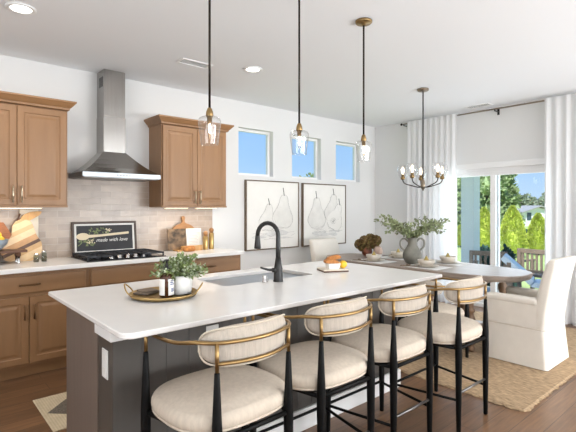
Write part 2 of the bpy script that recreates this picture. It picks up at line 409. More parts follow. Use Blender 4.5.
# ceiling fittings
def can(x, y, label):
    t = thing('recessed_light', label, 'ceiling light', (x, y, ZC), 0, 'recessed ceiling lights')
    b = B(); lathe(b, [(.065, -.001), (.095, -.001), (.095, -.008), (.085, -.012), (.068, -.010), (.065, -.001)], (x, y, ZC), 28, cap=False); part('trim_ring', b, 'trim_paint', t)
    b = B(); lathe(b, [(.066, -.002), (.066, -.006), (.02, -.0075)], (x, y, ZC), 28); part('diffuser', b, 'can_glow', t)
    l = bpy.data.lights.new('can_light', 'AREA'); l.shape = 'DISK'; l.size = .13; l.energy = 9; l.color = (1, .93, .84)
    o = bpy.data.objects.new('can_light', l); C.objects.link(o); o.location = (0, 0, -.02); o.parent = t
can(.612, 3.518, 'round white recessed ceiling light above the left wall cabinet')
can(2.626, 3.535, 'round white recessed ceiling light above the right cabinet, beside the vent')
def vent(x0, x1, y0, y1, label, along):
    t = thing('ceiling_vent', label, 'vent', ((x0+x1)/2, (y0+y1)/2, ZC), 0, 'ceiling vents')
    b = B(); w = .02; z = ZC
    for r in ((x0, x1, y0, y0+w), (x0, x1, y1-w, y1), (x0, x0+w, y0+w, y1-w), (x1-w, x1, y0+w, y1-w)): box(b, *r, z-.008, z, .002)
    part('frame', b, 'trim_paint', t)
    b = B(); box(b, x0+w, x1-w, y0+w, y1-w, z-.002, z); part('duct_opening', b, 'vent_dark', t)
    n = 5
    for k in range(n):
        b = B()
        if along == 'x':
            yy = y0+w+(k+.5)*(y1-y0-2*w)/n; box(b, x0+w, x1-w, yy-.0025, yy+.0025, z-.0045, z-.002)
        else:
            xx = x0+w+(k+.5)*(x1-x0-2*w)/n; box(b, xx-.0025, xx+.0025, y0+w, y1-w, z-.0045, z-.002)
        part('slat', b, 'trim_paint', t)
vent(1.94, 2.26, 3.69, 3.84, 'white rectangular slatted ceiling vent left of the first pendant rod', 'x')
vent(5.80, 5.95, 2.62, 2.95, 'small white slatted ceiling vent above the patio door', 'y')

# ================================================================== BACK-WALL KITCHEN
YC = 4.11   # base cabinet face
def rings_panel(bm, x0, x1, z0, z1, yf, th, prof):
    def R(i, d): return [(x0+i, yf+d, z0+i), (x1-i, yf+d, z0+i), (x1-i, yf+d, z1-i), (x0+i, yf+d, z1-i)]
    loft(bm, [R(0, th)]+[R(i, d) for i, d in prof], smooth=False)
DOORP = [(0, .003), (.003, 0), (.052, 0), (.058, .007), (.072, .008), (.092, .002), (.1, .0015)]
DRAWP = [(0, .004), (.006, .001), (.012, 0), (.016, .0)]
def pull(bm, p, q, out, r=.0065):
    p, q, o = Vector(p), Vector(q), Vector(out); d = (q-p).normalized()
    tube(bm, [p-d*.012+o, q+d*.012+o], r, 8)
    for s in (p, q): tube(bm, [s, s+o], r*.8, 8)
def hang_door(root, x0, x1, z0, z1, yf, hx, hz0, hz1, hm):
    b = B(); rings_panel(b, x0, x1, z0, z1, yf, .02, DOORP); d = part('door', b, 'cabinet_wood', root)
    b = B(); pull(b, (hx, yf, hz0), (hx, yf, hz1), (0, -.028, 0)); part('handle', b, hm, d, label='metal bar handle')
def drawer(root, x0, x1, z0, z1, yf, hw=None):
    b = B(); rings_panel(b, x0, x1, z0, z1, yf, .02, DRAWP); d = part('drawer', b, 'cabinet_wood_cross', root)
    if hw:
        c = (x0+x1)/2; z = (z0+z1)/2; b = B(); pull(b, (c-hw, yf, z), (c+hw, yf, z), (0, -.028, 0)); part('handle', b, 'bronze', d, label='bronze bar handle')
def base_cab(x0, x1, label, kind, split=None):
    t = thing('base_cabinet', label, 'cabinet', ((x0+x1)/2, (YC+YB)/2, 0), 0, 'base cabinets along the back wall')
    b = B(); box(b, x0, x1, YC+.021, YB-.012, .10, .872); part('carcass', b, 'cabinet_wood', t)
    b = B(); box(b, x0, x1, YC+.09, YC+.11, .0, .10); part('toe_kick', b, 'cabinet_wood_cross', t)
    g = .022
    drawer(t, x0+g, x1-g, .70, .845, YC, .065 if kind != 'false' else None)
    m = (x0+x1)/2 if split is None else split
    hang_door(t, x0+g, m-.003, .125, .672, YC, m-.035, .50, .60, 'bronze')
    hang_door(t, m+.003, x1-g, .125, .672, YC, m+.035, .50, .60, 'bronze')
base_cab(-.62, .308, 'brown wood base cabinet at the far left, mostly outside the picture', 'd')
base_cab(.310, 1.236, 'brown wood base cabinet under the pear board, two doors and a drawer', 'd')
base_cab(1.238, 2.020, 'brown wood base cabinet directly below the gas cooktop', 'false')
base_cab(2.022, 2.892, 'brown wood base cabinet at the right end of the run beside bare wall', 'd')
b = B(); box(b, -.65, 2.91, 4.075, YB-.008, .874, .914, .006)
one('countertop', b, 'quartz', 'white quartz countertop along the tiled back wall', 'countertop', base=(1.1, 4.39, .874))
YU = 4.38
def upper_cab(x0, x1, split, label, hm):
    t = thing('wall_cabinet', label, 'cabinet', ((x0+x1)/2, (YU+YB)/2, 1.405), 0, 'wall cabinets')
    b = B(); box(b, x0, x1, YU+.021, YB, 1.41, 2.335, .002); part('carcass', b, 'cabinet_wood', t)
    hang_door(t, x0+.012, split-.002, 1.425, 2.285, YU, split-.032, 1.46, 1.58, hm)
    hang_door(t, split+.002, x1-.012, 1.425, 2.285, YU, split+.032, 1.46, 1.58, hm)
    b = B(); P = [(-.0, 2.295), (.012, 2.300), (.016, 2.315), (.030, 2.328), (.050, 2.352), (.060, 2.362), (.060, 2.376), (-.0, 2.376)]
    loft(b, [[(x0-o, YB, z), (x0-o, YU-o, z), (x1+o, YU-o, z), (x1+o, YB, z)] for o, z in P], smooth=False); part('crown_molding', b, 'cabinet_wood_cross', t)
    b = B(); box(b, x0, x1, YU+.004, YU+.021, 1.405, 1.424, .003); part('light_rail', b, 'cabinet_wood_cross', t)
upper_cab(.325, 1.137, .731, 'brown wood wall cabinet left of the range hood', 'champagne')
upper_cab(2.057, 2.873, 2.478, 'brown wood wall cabinet right of the range hood', 'champagne')
upper_cab(-.60, .315, -.14, 'brown wood wall cabinet at the far left edge, mostly outside the picture', 'champagne')
def strip(x0, x1, label):
    t = thing('cabinet_light', label, 'light', ((x0+x1)/2, 4.5, 1.39), 0, 'lights under the wall cabinets')
    b = B(); box(b, x0, x1, 4.47, 4.53, 1.398, 1.41, .002); part('housing', b, 'plastic_white', t)
    b = B(); box(b, x0+.01, x1-.01, 4.478, 4.522, 1.394, 1.398); part('diffuser', b, 'strip_glow', t)
    l = bpy.data.lights.new('strip_light', 'AREA'); l.shape = 'RECTANGLE'; l.size = x1-x0; l.size_y = .04; l.energy = 1.1; l.color = (1, .9, .78)
    o = bpy.data.objects.new('strip_light', l); C.objects.link(o); o.location = (0, 0, -.008); o.parent = t
strip(2.14, 2.42, 'slim light under the right wall cabinet, its left one')
strip(2.52, 2.80, 'slim light under the right wall cabinet, its right one')
strip(.45, .95, 'slim light under the left wall cabinet')

# range hood
HX0, HX1, HYF = 1.226, 1.984, 4.254
t = thing('range_hood', 'stainless steel chimney range hood above the cooktop', 'range hood', (1.605, 4.55, 1.69))
b = B(); prof = []
def hoodring(f, z):
    cx0, cx1, cy = 1.492, 1.718, 4.495
    return [(HX0+(cx0-HX0)*f, YB-.008, z), (HX0+(cx0-HX0)*f, HYF+(cy-HYF)*f, z), (HX1+(cx1-HX1)*f, HYF+(cy-HYF)*f, z), (HX1+(cx1-HX1)*f, YB-.008, z)]
loft(b, [hoodring(f, 1.738+.225*g) for f, g in ((0, 0), (.16, .10), (.32, .225), (.5, .40), (.7, .62), (.86, .82), (1, 1.0))], smooth=False); part('canopy', b, 'steel', t)
b = B(); box(b, HX0, HX1, HYF, YB-.008, 1.692, 1.738, .003); part('control_strip', b, 'sink_steel', t, label='flat front band with small buttons')
b = B(); box(b, HX0+.02, HX1-.02, HYF+.02, YB-.03, 1.686, 1.692); part('filter_panel', b, 'steel_dark', t)
for k in range(5):
    b = B(); lathe(b, [(.008, 0), (.008, .004), (.006, .005)], (0, 0, 0), 12)
    bmesh.ops.transform(b, matrix=Matrix.Translation((1.545+.03*k, HYF, 1.715)) @ Matrix.Rotation(PI/2, 4, 'X'), verts=b.verts[:]); part('button', b, 'steel_dark', t)
b = B(); box(b, 1.494, 1.716, 4.497, YB-.0, 1.955, 2.32, .003); part('lower_chimney', b, 'steel', t)
b = B(); box(b, 1.498, 1.712, 4.501, YB-.0, 2.32, ZC, .003); u = part('upper_chimney', b, 'steel', t)
for k in range(4):
    b = B(); box(b, 1.4965, 1.499, 4.53+.03*k, 4.542+.03*k, 2.62, 2.72); part('vent_slot', b, 'black_metal', u)

# gas cooktop
t = thing('gas_cooktop', 'black five-burner gas cooktop set in the back countertop', 'cooktop', (1.605, 4.38, .914))
CZ = .914
b = B(); box(b, 1.228, 1.982, 4.125, 4.635, CZ, CZ+.012, .005); part('surface', b, 'black_glass', t)
for (x, y, r) in ((1.36, 4.50, .045), (1.36, 4.28, .035), (1.605, 4.45, .055), (1.85, 4.50, .04), (1.85, 4.28, .045)):
    b = B(); lathe(b, [(r, 0), (r, .010), (r*.8, .014), (r*.8, .02), (.01, .022)], (x, y, CZ+.012), 20); part('burner', b, 'cast_iron', t)
for (x0, x1) in ((1.24, 1.475), (1.485, 1.725), (1.735, 1.97)):
    b = B(); h0, h1 = CZ+.034, CZ+.048; y0, y1 = 4.20 if x0 == 1.485 else 4.145, 4.62
    for yy in (y0, y1-.014, (y0+y1)/2-.007, y0+(y1-y0)*.25-.007, y0+(y1-y0)*.75-.007): box(b, x0, x1, yy, yy+.014, h0, h1, .002)
    for xx in (x0, x1-.014, (x0+x1)/2-.007): box(b, xx, xx+.014, y0, y1, h0, h1, .002)
    for xx in (x0, x1-.014):
        for yy in (y0, y1-.014): box(b, xx, xx+.014, yy, yy+.014, CZ+.012, h0, .001)
    part('grate', b, 'cast_iron', t)
for k in range(5):
    x = 1.455+k*.076; b = B(); lathe(b, [(.022, 0), (.022, .006), (.018, .010), (.017, .032), (.012, .035)], (x, 4.163, CZ+.012), 18); part('knob', b, 'chrome', t)

# leaning picture behind the cooktop
def tilt(bm, pivot, ang, axis='X'):
    bmesh.ops.transform(bm, matrix=Matrix.Translation(pivot) @ Matrix.Rotation(ang, 4, axis) @ Matrix.Translation(-Vector(pivot)), verts=bm.verts[:])
PX0, PX1, PZ0, PZ1, PY = 1.247, 1.897, .927, 1.262, 4.655
t = thing('framed_print', 'black framed print of a wooden spoon leaning behind the cooktop', 'picture', ((PX0+PX1)/2, PY, PZ0))
ROT = lambda bm: tilt(bm, (0, PY, PZ0), -.10)
def pbox(x0, x1, y0, y1, z0, z1, bev=0):
    b = B(); box(b, x0, x1, y0, y1, z0, z1, bev); return b
b = B(); w = .022
for r in ((PX0, PX1, PZ0, PZ0+w), (PX0, PX1, PZ1-w, PZ1), (PX0, PX0+w, PZ0+w, PZ1-w), (PX1-w, PX1, PZ0+w, PZ1-w)): box(b, r[0], r[1], PY-.012, PY+.012, r[2], r[3], .003)
ROT(b); fr = part('frame', b, 'frame_dark', t)
b = pbox(PX0+w, PX1-w, PY-.003, PY+.008, PZ0+w, PZ1-w); ROT(b); part('mat_board', b, 'label_paper', t)
b = pbox(PX0+.043, PX1-.043, PY-.005, PY-.002, PZ0+.04, PZ1-.04); ROT(b); pr = part('print', b, 'print_black', t)
zc = 1.115
pts = [(1.35+.062*math.cos(a), zc-.002+.036*math.sin(a)) for a in [PI*.14+k*(2*PI-.28*PI)/20 for k in range(21)]] + [(1.50, zc-.010), (1.81, zc+.012), (1.815, zc+.026), (1.81, zc+.036), (1.50, zc+.014)]
b = B(); prism(b, pts, PY-.008, PY-.005); ROT(b); part('painted_spoon', b, 'print_cream', pr)
b = B()
for k in range(60):
    a = random.choice((0, 1)); px = random.uniform(1.40, 1.62) if a else random.uniform(1.32, 1.45); pz = zc+random.uniform(.03, .085) if a else zc-random.uniform(.03, .09)
    leaf(b, (px, PY-.007, pz), (random.uniform(-1, 1), 0, random.uniform(-1, 1)), .012, .032, (0, 1, .01))
ROT(b); part('painted_leaves', b, 'print_leaf', pr)
b = B()
for k in range(26):
    px, pz = (1.60+random.gauss(0, .03), zc+.055+random.gauss(0, .015)) if k % 2 else (1.40+random.gauss(0, .03), zc-.06+random.gauss(0, .015))
    leaf(b, (px, PY-.0075, pz), (random.uniform(-1, 1), 0, random.uniform(-1, 1)), .012, .018, (0, 1, .01))
ROT(b); part('painted_blossoms', b, 'print_cream', pr)
def text_bm(s, size, shear=0, ext=.0006):
    cu = bpy.data.curves.new('lettering', 'FONT'); cu.body = s; cu.size = size; cu.shear = shear; cu.extrude = ext; cu.align_x = 'CENTER'
    o = bpy.data.objects.new('lettering', cu); C.objects.link(o)
    dg = bpy.context.evaluated_depsgraph_get(); me = bpy.data.meshes.new_from_object(o.evaluated_get(dg))
    bm = bmesh.new(); bm.from_mesh(me); bpy.data.objects.remove(o); bpy.data.curves.remove(cu); bpy.data.meshes.remove(me)
    return bm
b = text_bm('made with love', .052, .35)
bmesh.ops.transform(b, matrix=Matrix.Translation((1.635, PY-.006, zc-.06)) @ Matrix.Rotation(PI/2, 4, 'X'), verts=b.verts[:]); ROT(b); part('lettering', b, 'label_paper', pr)

# boards, riser, bowl on the left of the back counter
Z0 = .914
def outline(P, n=6): return [(p.x, p.z) for p in spline([(a, 0, c) for a, c in P]+[(P[0][0], 0, P[0][1])], n)[:-1]]
b = B(); box(b, .80, .955, 4.662, 4.677, Z0, 1.385, .004); tilt(b, (0, 4.662, Z0), -.02)
one('serving_board', b, 'cream_board', 'pale rectangular board standing behind the pear shaped board', 'board')
t = thing('pear_board', 'pear shaped striped wood cutting board leaning on the tile', 'cutting board', (.83, 4.61, Z0))
P = [(.77, .0), (.89, .0), (.965, .07), (.97, .16), (.93, .235), (.90, .33), (.868, .372), (.79, .378), (.74, .33), (.728, .25), (.68, .17), (.65, .09), (.68, .015)]
o2 = [(x, Z0+z) for x, z in outline(P)]
b = B(); prism(b, o2, 4.605, 4.623, bev=.002); tilt(b, (0, 4.623, Z0), -.075); part('body', b, 'pear_board_wood', t)
b = B(); prism(b, [(x, Z0+z) for x, z in outline([(.80, .372), (.815, .41), (.87, .445), (.97, .455), (.955, .42), (.90, .385), (.86, .366)], 5)], 4.607, 4.621); tilt(b, (0, 4.623, Z0), -.075); part('leaf', b, 'oak', t, label='pale wood leaf at the top')
b = B(); tube(b, [(.775, 4.612, Z0+.37), (.79, 4.612, Z0+.40), (.80, 4.612, Z0+.435)], .007, 8); tilt(b, (0, 4.623, Z0), -.075); part('stalk', b, 'walnut', t)
t = thing('serving_riser', 'low dark wood riser on short metal legs left of the pear board', 'riser', (.53, 4.50, Z0))
b = B(); box(b, .25, .815, 4.40, 4.585, 1.012, 1.034, .004); part('top', b, 'walnut', t)
for x, y in ((.755, 4.44), (.755, 4.55), (.30, 4.44), (.30, 4.55)):
    b = B(); lathe(b, [(.011, 0), (.013, .004), (.011, .012), (.011, .062)], (x, y, Z0), 14); lg = part('leg', b, 'chrome', t)
    b = B(); lathe(b, [(.014, .062), (.016, .07), (.016, .098)], (x, y, Z0), 14); part('wood_collar', b, 'walnut', lg)
t = thing('fruit_bowl', 'blue gray ceramic bowl of fruit on the dark riser', 'bowl', (.60, 4.49, 1.034))
b = B(); lathe(b, [(.045, 0), (.06, .012), (.10, .055), (.112, .095), (.108, .096), (.095, .058), (.055, .018), (.01, .014)], (.575, 4.49, 1.034), 28); part('bowl_body', b, 'blue_bowl', t)
for k, (x, y, z, m, nm, lb) in enumerate(((.62, 4.47, 1.125, 'lemon', 'lemon', 'yellow lemon at the right of the blue gray bowl'), (.56, 4.455, 1.125, 'lime', 'lime', 'green lime at the front of the blue gray bowl'), (.575, 4.53, 1.13, 'orange', 'orange', 'orange fruit at the back of the blue gray bowl'), (.60, 4.49, 1.165, 'lemon', 'lemon', 'yellow lemon on top of the fruit heap'), (.52, 4.50, 1.125, 'orange', 'orange', 'orange fruit at the left of the bowl'))):
    b = B(); ball(b, (x, y, z), .033, (1.12 if m in ('lemon', 'lime') else 1, 1, 1)); one(nm, b, m, lb, 'fruit', 'fruit in the blue gray bowl', base=(x, y, z-.033))
t = thing('hexagon_board', 'hexagonal brown wood board behind the blue gray bowl', 'board', (.60, 4.62, Z0))
hx = [(.60+.13*math.cos(a), 1.16+.13*math.sin(a)) for a in [k*PI/3 for k in range(6)]]
b = B(); prism(b, hx, 4.605, 4.63, bev=.003); part('body', b, 'hex_wood', t)
b = B(); prism(b, [(.56, Z0), (.64, Z0), (.65, 1.05), (.55, 1.05)], 4.608, 4.627, bev=.002); part('stand_foot', b, 'walnut', t)
def shaker(x, y, h, label):
    t = thing('spice_shaker', label, 'shaker', (x, y, Z0), 0, 'glass shakers by the pear board')
    b = B(); lathe(b, [(.021, 0), (.023, .004), (.022, h*.7), (.017, h*.78)], (x, y, Z0), 16); part('jar', b, 'jar_glass', t)
    b = B(); lathe(b, [(.018, .004), (.019, h*.5), (.004, h*.5)], (x, y, Z0), 14); part('contents', b, 'linen_taupe', t)
    b = B(); lathe(b, [(.0185, h*.78), (.0185, h*.9), (.012, h)], (x, y, Z0), 16); part('lid', b, 'chrome', t)
shaker(.893, 4.455, .082, 'small glass shaker nearest the pear board, shorter one')
shaker(.957, 4.46, .105, 'small glass shaker right of its shorter mate')

# right end of the back counter
t = thing('paddle_board', 'round wooden paddle board leaning behind the open cookbook', 'cutting board', (2.46, 4.66, Z0))
P = [(2.33, .06), (2.46, .0), (2.59, .06), (2.615, .20), (2.57, .275), (2.485, .312), (2.478, .35), (2.484, .375), (2.46, .395), (2.436, .375), (2.442, .35), (2.435, .312), (2.35, .275), (2.305, .20)]
b = B(); prism(b, [(x, Z0+z) for x, z in outline(P)], 4.645, 4.663, bev=.002); tilt(b, (0, 4.66, Z0), -.07); part('body', b, 'board_wood', t)
t = thing('cookbook', 'open cookbook propped upright at the right of the back counter', 'book', (2.45, 4.55, Z0))
zb = Z0+.015
b = B(); prism(b, [(2.225, zb), (2.435, zb), (2.435, zb+.235), (2.225, zb+.235)], 4.545, 4.557); tilt(b, (2.43, 4.56, zb), -.12, 'Z'); tilt(b, (0, 4.557, zb), -.12); part('left_page', b, 'page_dark', t, label='dark page with a food photograph')
b = B(); prism(b, [(2.44, zb), (2.65, zb), (2.65, zb+.235), (2.44, zb+.235)], 4.545, 4.557); tilt(b, (2.44, 4.56, zb), .12, 'Z'); tilt(b, (0, 4.557, zb), -.12); pg = part('right_page', b, 'label_paper', t, label='white page of text lines')
b = B()
for k in range(10): box(b, 2.465, 2.465+random.uniform(.11, .16), 4.5435, 4.5445, zb+.03+.017*k, zb+.034+.017*k)
tilt(b, (2.44, 4.56, zb), .12, 'Z'); tilt(b, (0, 4.557, zb), -.12); part('text_lines', b, 'charcoal', pg)
t = thing('book_stand', 'wooden stand holding the open cookbook', 'stand', (2.45, 4.52, Z0))
b = B(); box(b, 2.29, 2.6, 4.47, 4.60, Z0, Z0+.014, .003); part('base', b, 'oak', t)
b = B(); box(b, 2.33, 2.6, 4.47, 4.488, Z0+.014, Z0+.06, .003); part('lip', b, 'oak', t)
t = thing('bread_loaf', 'small brown loaf lying before the dark cookbook page', 'bread', (2.39, 4.43, Z0))
b = B(); pad(b, .075, .035, 2.4, cushion_prof(Z0, Z0+.055, .02, .01), 2.4, 4.42, 24); part('loaf_body', b, 'bread', t)
def mill(x, y, h, label):
    t = thing('canister', label, 'canister', (x, y, Z0), 0, 'brass canisters with wooden tops')
    b = B(); lathe(b, [(.029, 0), (.03, .004), (.03, h-.004), (.027, h)], (x, y, Z0), 20); part('body', b, 'gold', t)
    b = B(); lathe(b, [(.022, h), (.024, h+.012)], (x, y, Z0), 16); ball(b, (x, y, Z0+h+.034), .028); part('round_top', b, 'board_wood', t)
mill(2.655, 4.50, .155, 'brass canister with round wooden top nearest the cookbook')
mill(2.745, 4.52, .19, 'taller brass canister with round wooden top at the counter end')

# ================================================================== ISLAND
IX0, IX1, IY0, IY1 = .630, 2.975, 1.676, 2.842
SX0, SX1, SY0, SY1 = 1.50, 2.27, 2.30, 2.70
t = thing('island_countertop', 'long white quartz countertop on the kitchen island', 'countertop', (1.78, 2.24, .892))
b = B(); o_ = []
def rrect(x0, x1, y0, y1, r, z, n=6, rb=None):
    P = []
    q = r if rb is None else rb
    for cx, cy, a0 in ((x1-q, y1-q, 0), (x0+q, y1-q, PI/2), (x0+r, y0+r, PI), (x1-q, y0+q, 1.5*PI)):
        rr = r if a0 == PI else q
        for k in range(n+1): a = a0+PI/2*k/n; P.append((cx+rr*math.cos(a), cy+rr*math.sin(a), z))
    return P
def slab_hole(bm, z0, z1):
    """slab with rounded corners and a sink cut-out, bridged ring by ring"""
    O = lambda i, z: rrect(IX0+i, IX1-i, IY0+i, IY1-i, .05, z, 6, .010)
    H = lambda z, g=0: rrect(SX0-g, SX1+g, SY0-g, SY1+g, .035, z)
    loft(bm, [H(z0), O(.003, z0), O(0, z0+.004), O(0, z1-.004), O(.004, z1), H(z1, .002), H(z1-.003), H(z0)], cap=False, smooth=False)
slab_hole(b, .8905, .914); bmesh.ops.remove_doubles(b, verts=b.verts[:], dist=1e-5)
part('slab', b, 'quartz', t)
t = thing('kitchen_island', 'dark gray brown kitchen island base under the white top', 'kitchen island', (1.8, 2.4, 0))
BX0, BX1 = .727, 2.92
b = B(); zt = .8895
box(b, BX0, BX1, 2.225, 2.775, .10, .64); box(b, BX0, SX0-.03, 2.225, 2.775, .64, zt); box(b, SX1+.03, BX1, 2.225, 2.775, .64, zt); box(b, SX0-.03, SX1+.03, 2.225, SY0-.03, .64, zt); box(b, SX0-.03, SX1+.03, SY1+.03, 2.775, .64, zt)
part('carcass', b, 'island_stain', t)
b = B(); box(b, BX0-.012, BX0, 2.24, 2.785, 0, zt, .001); part('end_panel', b, 'island_stain', t)
b = B(); box(b, BX0, BX1, 2.30, 2.70, 0, .10); part('toe_kick', b, 'island_stain', t)
b = B(); box(b, BX0-.012, BX1+.005, 2.03, 2.225, 0, .79, .002)
for k in range(17):
    x = .85+k*.125; box(b, x, x+.004, 2.027, 2.03, .13, .79)
part('front_panel', b, 'island_gray', t, label='gray grooved panel facing the stools')
b = B(); box(b, BX0-.025, BX1+.012, 2.022, 2.245, .79, zt, .003); part('top_beam', b, 'trim_paint', t, label='white beam under the overhang')
b = B(); box(b, BX0+.0, BX1+.015, 2.012, 2.03, 0, .135, .004); box(b, BX1+.005, BX1+.018, 2.012, 2.225, 0, .135, .004); part('baseboard', b, 'trim_paint', t, label='white baseboard')
b = B(); box(b, BX0-.018, BX0-.012, 2.085, 2.16, .60, .735, .003); ou = part('outlet', b, 'plastic_white', t, label='white outlet plate on the end')
for z in (.635, .70):
    b = B(); box(b, BX0-.0195, BX0-.018, 2.108, 2.137, z-.016, z+.016, .0006); part('socket', b, 'label_paper', ou)
b = B(); box(b, 1.20, 1.275, 2.024, 2.031, .655, .775, .002); part('outlet', b, 'plastic_white', t, label='white outlet plate behind the nearest stool')
for k in range(3):
    x0, x1 = BX0+.02+k*.722, BX0+.72+k*.722
    b = B(); t2 = bmesh.new(); rings_panel(t2, x0, x1, .13, .85, -2.796, .02, DOORP); bmesh.ops.scale(t2, vec=(1, -1, 1), verts=t2.verts[:]); merge(b, t2); part('door', b, 'island_stain', t)
# sink
t = thing('sink', 'undermount stainless steel sink in the island top', 'sink', (1.885, 2.5, .68))
b = B(); e = .006
loft(b, [rrect(SX0-.02, SX1+.02, SY0-.02, SY1+.02, .04, .890), rrect(SX0-.002, SX1+.002, SY0-.002, SY1+.002, .035, .8895), rrect(SX0, SX1, SY0, SY1, .035, .880), rrect(SX0+.004, SX1-.004, SY0+.004, SY1-.004, .05, .69), rrect(SX0+.03, SX1-.03, SY0+.03, SY1-.03, .05, .672), rrect(1.84, 1.93, 2.46, 2.55, .04, .668)], smooth=False)
part('basin', b, 'sink_steel', t)
b = B(); lathe(b, [(.042, .0), (.042, .004), (.03, .002), (.005, .003)], (1.885, 2.505, .669), 20); part('drain', b, 'steel_dark', t)
# faucet
FX, FY = 1.868, 2.235
t = thing('faucet', 'matte black gooseneck kitchen faucet on the island', 'faucet', (FX, FY, .914))
b = B(); lathe(b, [(.034, 0), (.034, .004), (.031, .008), (.029, .075), (.030, .085), (.025, .105), (.017, .16)], (FX, FY, .914), 22); part('base', b, 'black_metal', t)
P = [(FX, FY, .914+z) for z in (.14, .22, .30)]; R = .082
dx, dy = -.33, .94
P += [(FX+dx*R*(1-math.cos(a)), FY+dy*R*(1-math.cos(a)), .914+.30+.085*math.sin(a)) for a in [PI*k/10 for k in range(1, 11)]]
b = B(); tube(b, P, [.0165]*2+[.0145]*(len(P)-2), 14); part('spout', b, 'black_metal', t)
ex, ey = P[-1][0], P[-1][1]
b = B(); lathe(b, [(.0155, .30), (.0165, .285), (.0215, .235), (.0235, .212), (.020, .208)][::-1], (ex, ey, .914), 18); part('spray_head', b, 'black_metal', t)
b = B(); tube(b, [(FX-.02, FY, .99), (FX-.045, FY+.004, .992)], .015, 12); tube(b, spline([(FX-.04, FY+.004, .993), (FX-.07, FY+.01, .995), (FX-.10, FY+.02, 1.004), (FX-.125, FY+.03, 1.014)], 4), [.009]*4+[.008]*4+[.007]*4+[.006], 10); part('lever', b, 'black_metal', t)
# air switch / soap button beside faucet
t = thing('soap_pump', 'short steel button post left of the faucet', 'dispenser', (FX-.075, FY+.0, .914))
b = B(); lathe(b, [(.019, 0), (.019, .004), (.014, .007), (.014, .04), (.012, .043)], (FX-.085, FY+.035, .914), 16); part('post', b, 'chrome', t)

# brass tray group
TX, TY = 1.078, 2.272; TZ = .914
t = thing('brass_tray', 'round brass tray with two loop handles on the island', 'tray', (TX, TY, TZ))
b = B(); lathe(b, [(.150, 0), (.165, .003), (.176, .010), (.183, .022), (.181, .024), (.172, .014), (.158, .008), (.01, .007)], (TX, TY, TZ), 48); part('dish', b, 'tray_brass', t)
for s in (-1, 1):
    ax = Vector((.80, -.60, 0)); sd = Vector((.60, .80, 0)); c0 = Vector((TX, TY, TZ+.018))+ax*.176*s
    pts = spline([c0-sd*.045, c0-sd*.04+ax*s*.018+Vector((0, 0, .025)), c0+ax*s*.035+Vector((0, 0, .052)), c0+sd*.04+ax*s*.018+Vector((0, 0, .025)), c0+sd*.045], 6)
    b = B(); tube(b, pts, .004, 8); part('handle', b, 'gold', t)
t = thing('soap_bottle', 'amber glass pump bottle with white label on the brass tray', 'bottle', (1.07, 2.195, TZ+.008))
bx, by, bz = 1.066, 2.212, TZ+.0086
b = B(); lathe(b, [(.034, 0), (.038, .003), (.038, .098), (.035, .110), (.024, .121), (.014, .127), (.013, .138), (.006, .138)], (bx, by, bz), 26); part('bottle_body', b, 'amber', t)
b = B(); lathe(b, [(.0165, .134), (.0165, .155), (.010, .158), (.006, .180), (.006, .190), (.012, .191), (.012, .200), (.004, .201)], (bx, by, bz), 16); tube(b, [(bx, by, bz+.196), (bx-.016, by-.01, bz+.195), (bx-.03, by-.018, bz+.188)], .0045, 8); part('pump', b, 'black_metal', t)
def arcpatch(bm, c, r, a0, a1, z0, z1, n=16):
    lo = [(c[0]+r*math.cos(a0+(a1-a0)*k/n), c[1]+r*math.sin(a0+(a1-a0)*k/n), z0) for k in range(n+1)]
    hi = [(x, y, z1) for x, y, _ in lo]
    r2 = r-.0008
    l2 = [(c[0]+r2*math.cos(a0+(a1-a0)*k/n), c[1]+r2*math.sin(a0+(a1-a0)*k/n), z0) for k in range(n+1)]; h2 = [(x, y, z1) for x, y, _ in l2]
    loft(bm, [lo, hi, h2, l2, lo], cap=False, closed=False)
fa = math.atan2(-2.23, -1.07)
for a0, a1, lb in ((fa-1.3, fa-.28, 'plain white left label panel'), (fa+.22, fa+1.35, 'white right label panel with dark print')):
    b = B(); arcpatch(b, (bx, by), .0392, a0, a1, bz+.012, bz+.098); lp = part('label', b, 'label_paper', t, label=lb)
    if a0 > fa:
        b = B()
        for k, (z, s, e) in enumerate(((.086, .25, .8), (.077, .2, .7), (.068, .2, .85), (.045, .35, .8), (.038, .35, .8), (.031, .35, .8))): arcpatch(b, (bx, by), .0398, a0+(a1-a0)*s, a0+(a1-a0)*e, bz+z, bz+z+.005, 6)
        part('printed_lines', b, 'ink_blue', lp)
t = thing('potted_plant', 'small leafy green plant in white ribbed pot on tray', 'plant', (1.155, 2.235, TZ+.008))
qx, qy = 1.166, 2.250
b = B(); rg = []
for r, z in ((.056, 0), (.060, .003), (.065, .102), (.063, .103), (.060, .088)):
    rg.append([(qx+(r+(.0015 if k % 2 else -.0012))*math.cos(2*PI*k/64), qy+(r+(.0015 if k % 2 else -.0012))*math.sin(2*PI*k/64), bz+z) for k in range(64)])
loft(b, rg); part('pot', b, 'white_ceramic', t)
b = B(); lathe(b, [(.059, .083), (.058, .09), (.01, .094)], (qx, qy, bz), 20); part('soil', b, 'soil', t)
b = B(); b2 = B(); b3 = B()
for k in range(90):
    v = rv().normalized(); v.z = abs(v.z)*.9+.12; v.normalize(); L_ = random.uniform(.07, .15)
    p0 = Vector((qx+v.x*.02, qy+v.y*.02, bz+.09)); p2 = p0+Vector((v.x*L_*.95, v.y*L_*.95, v.z*L_*.95)); p1 = p0+Vector((v.x*L_*.4, v.y*L_*.4, v.z*L_*.65))
    sp = spline([p0, p1, p2], 4); tube(b3, sp, .0012, 4)
    for q in sp[2:]:
        for _ in range(3): leaf(random.choice((b, b, b2)), q, rv()+v*.6, .014, .024)
part('foliage', b, 'leaf_pot', t); part('pale_foliage', b2, 'leaf_pot_pale', t); part('stem', b3, 'stem', t)
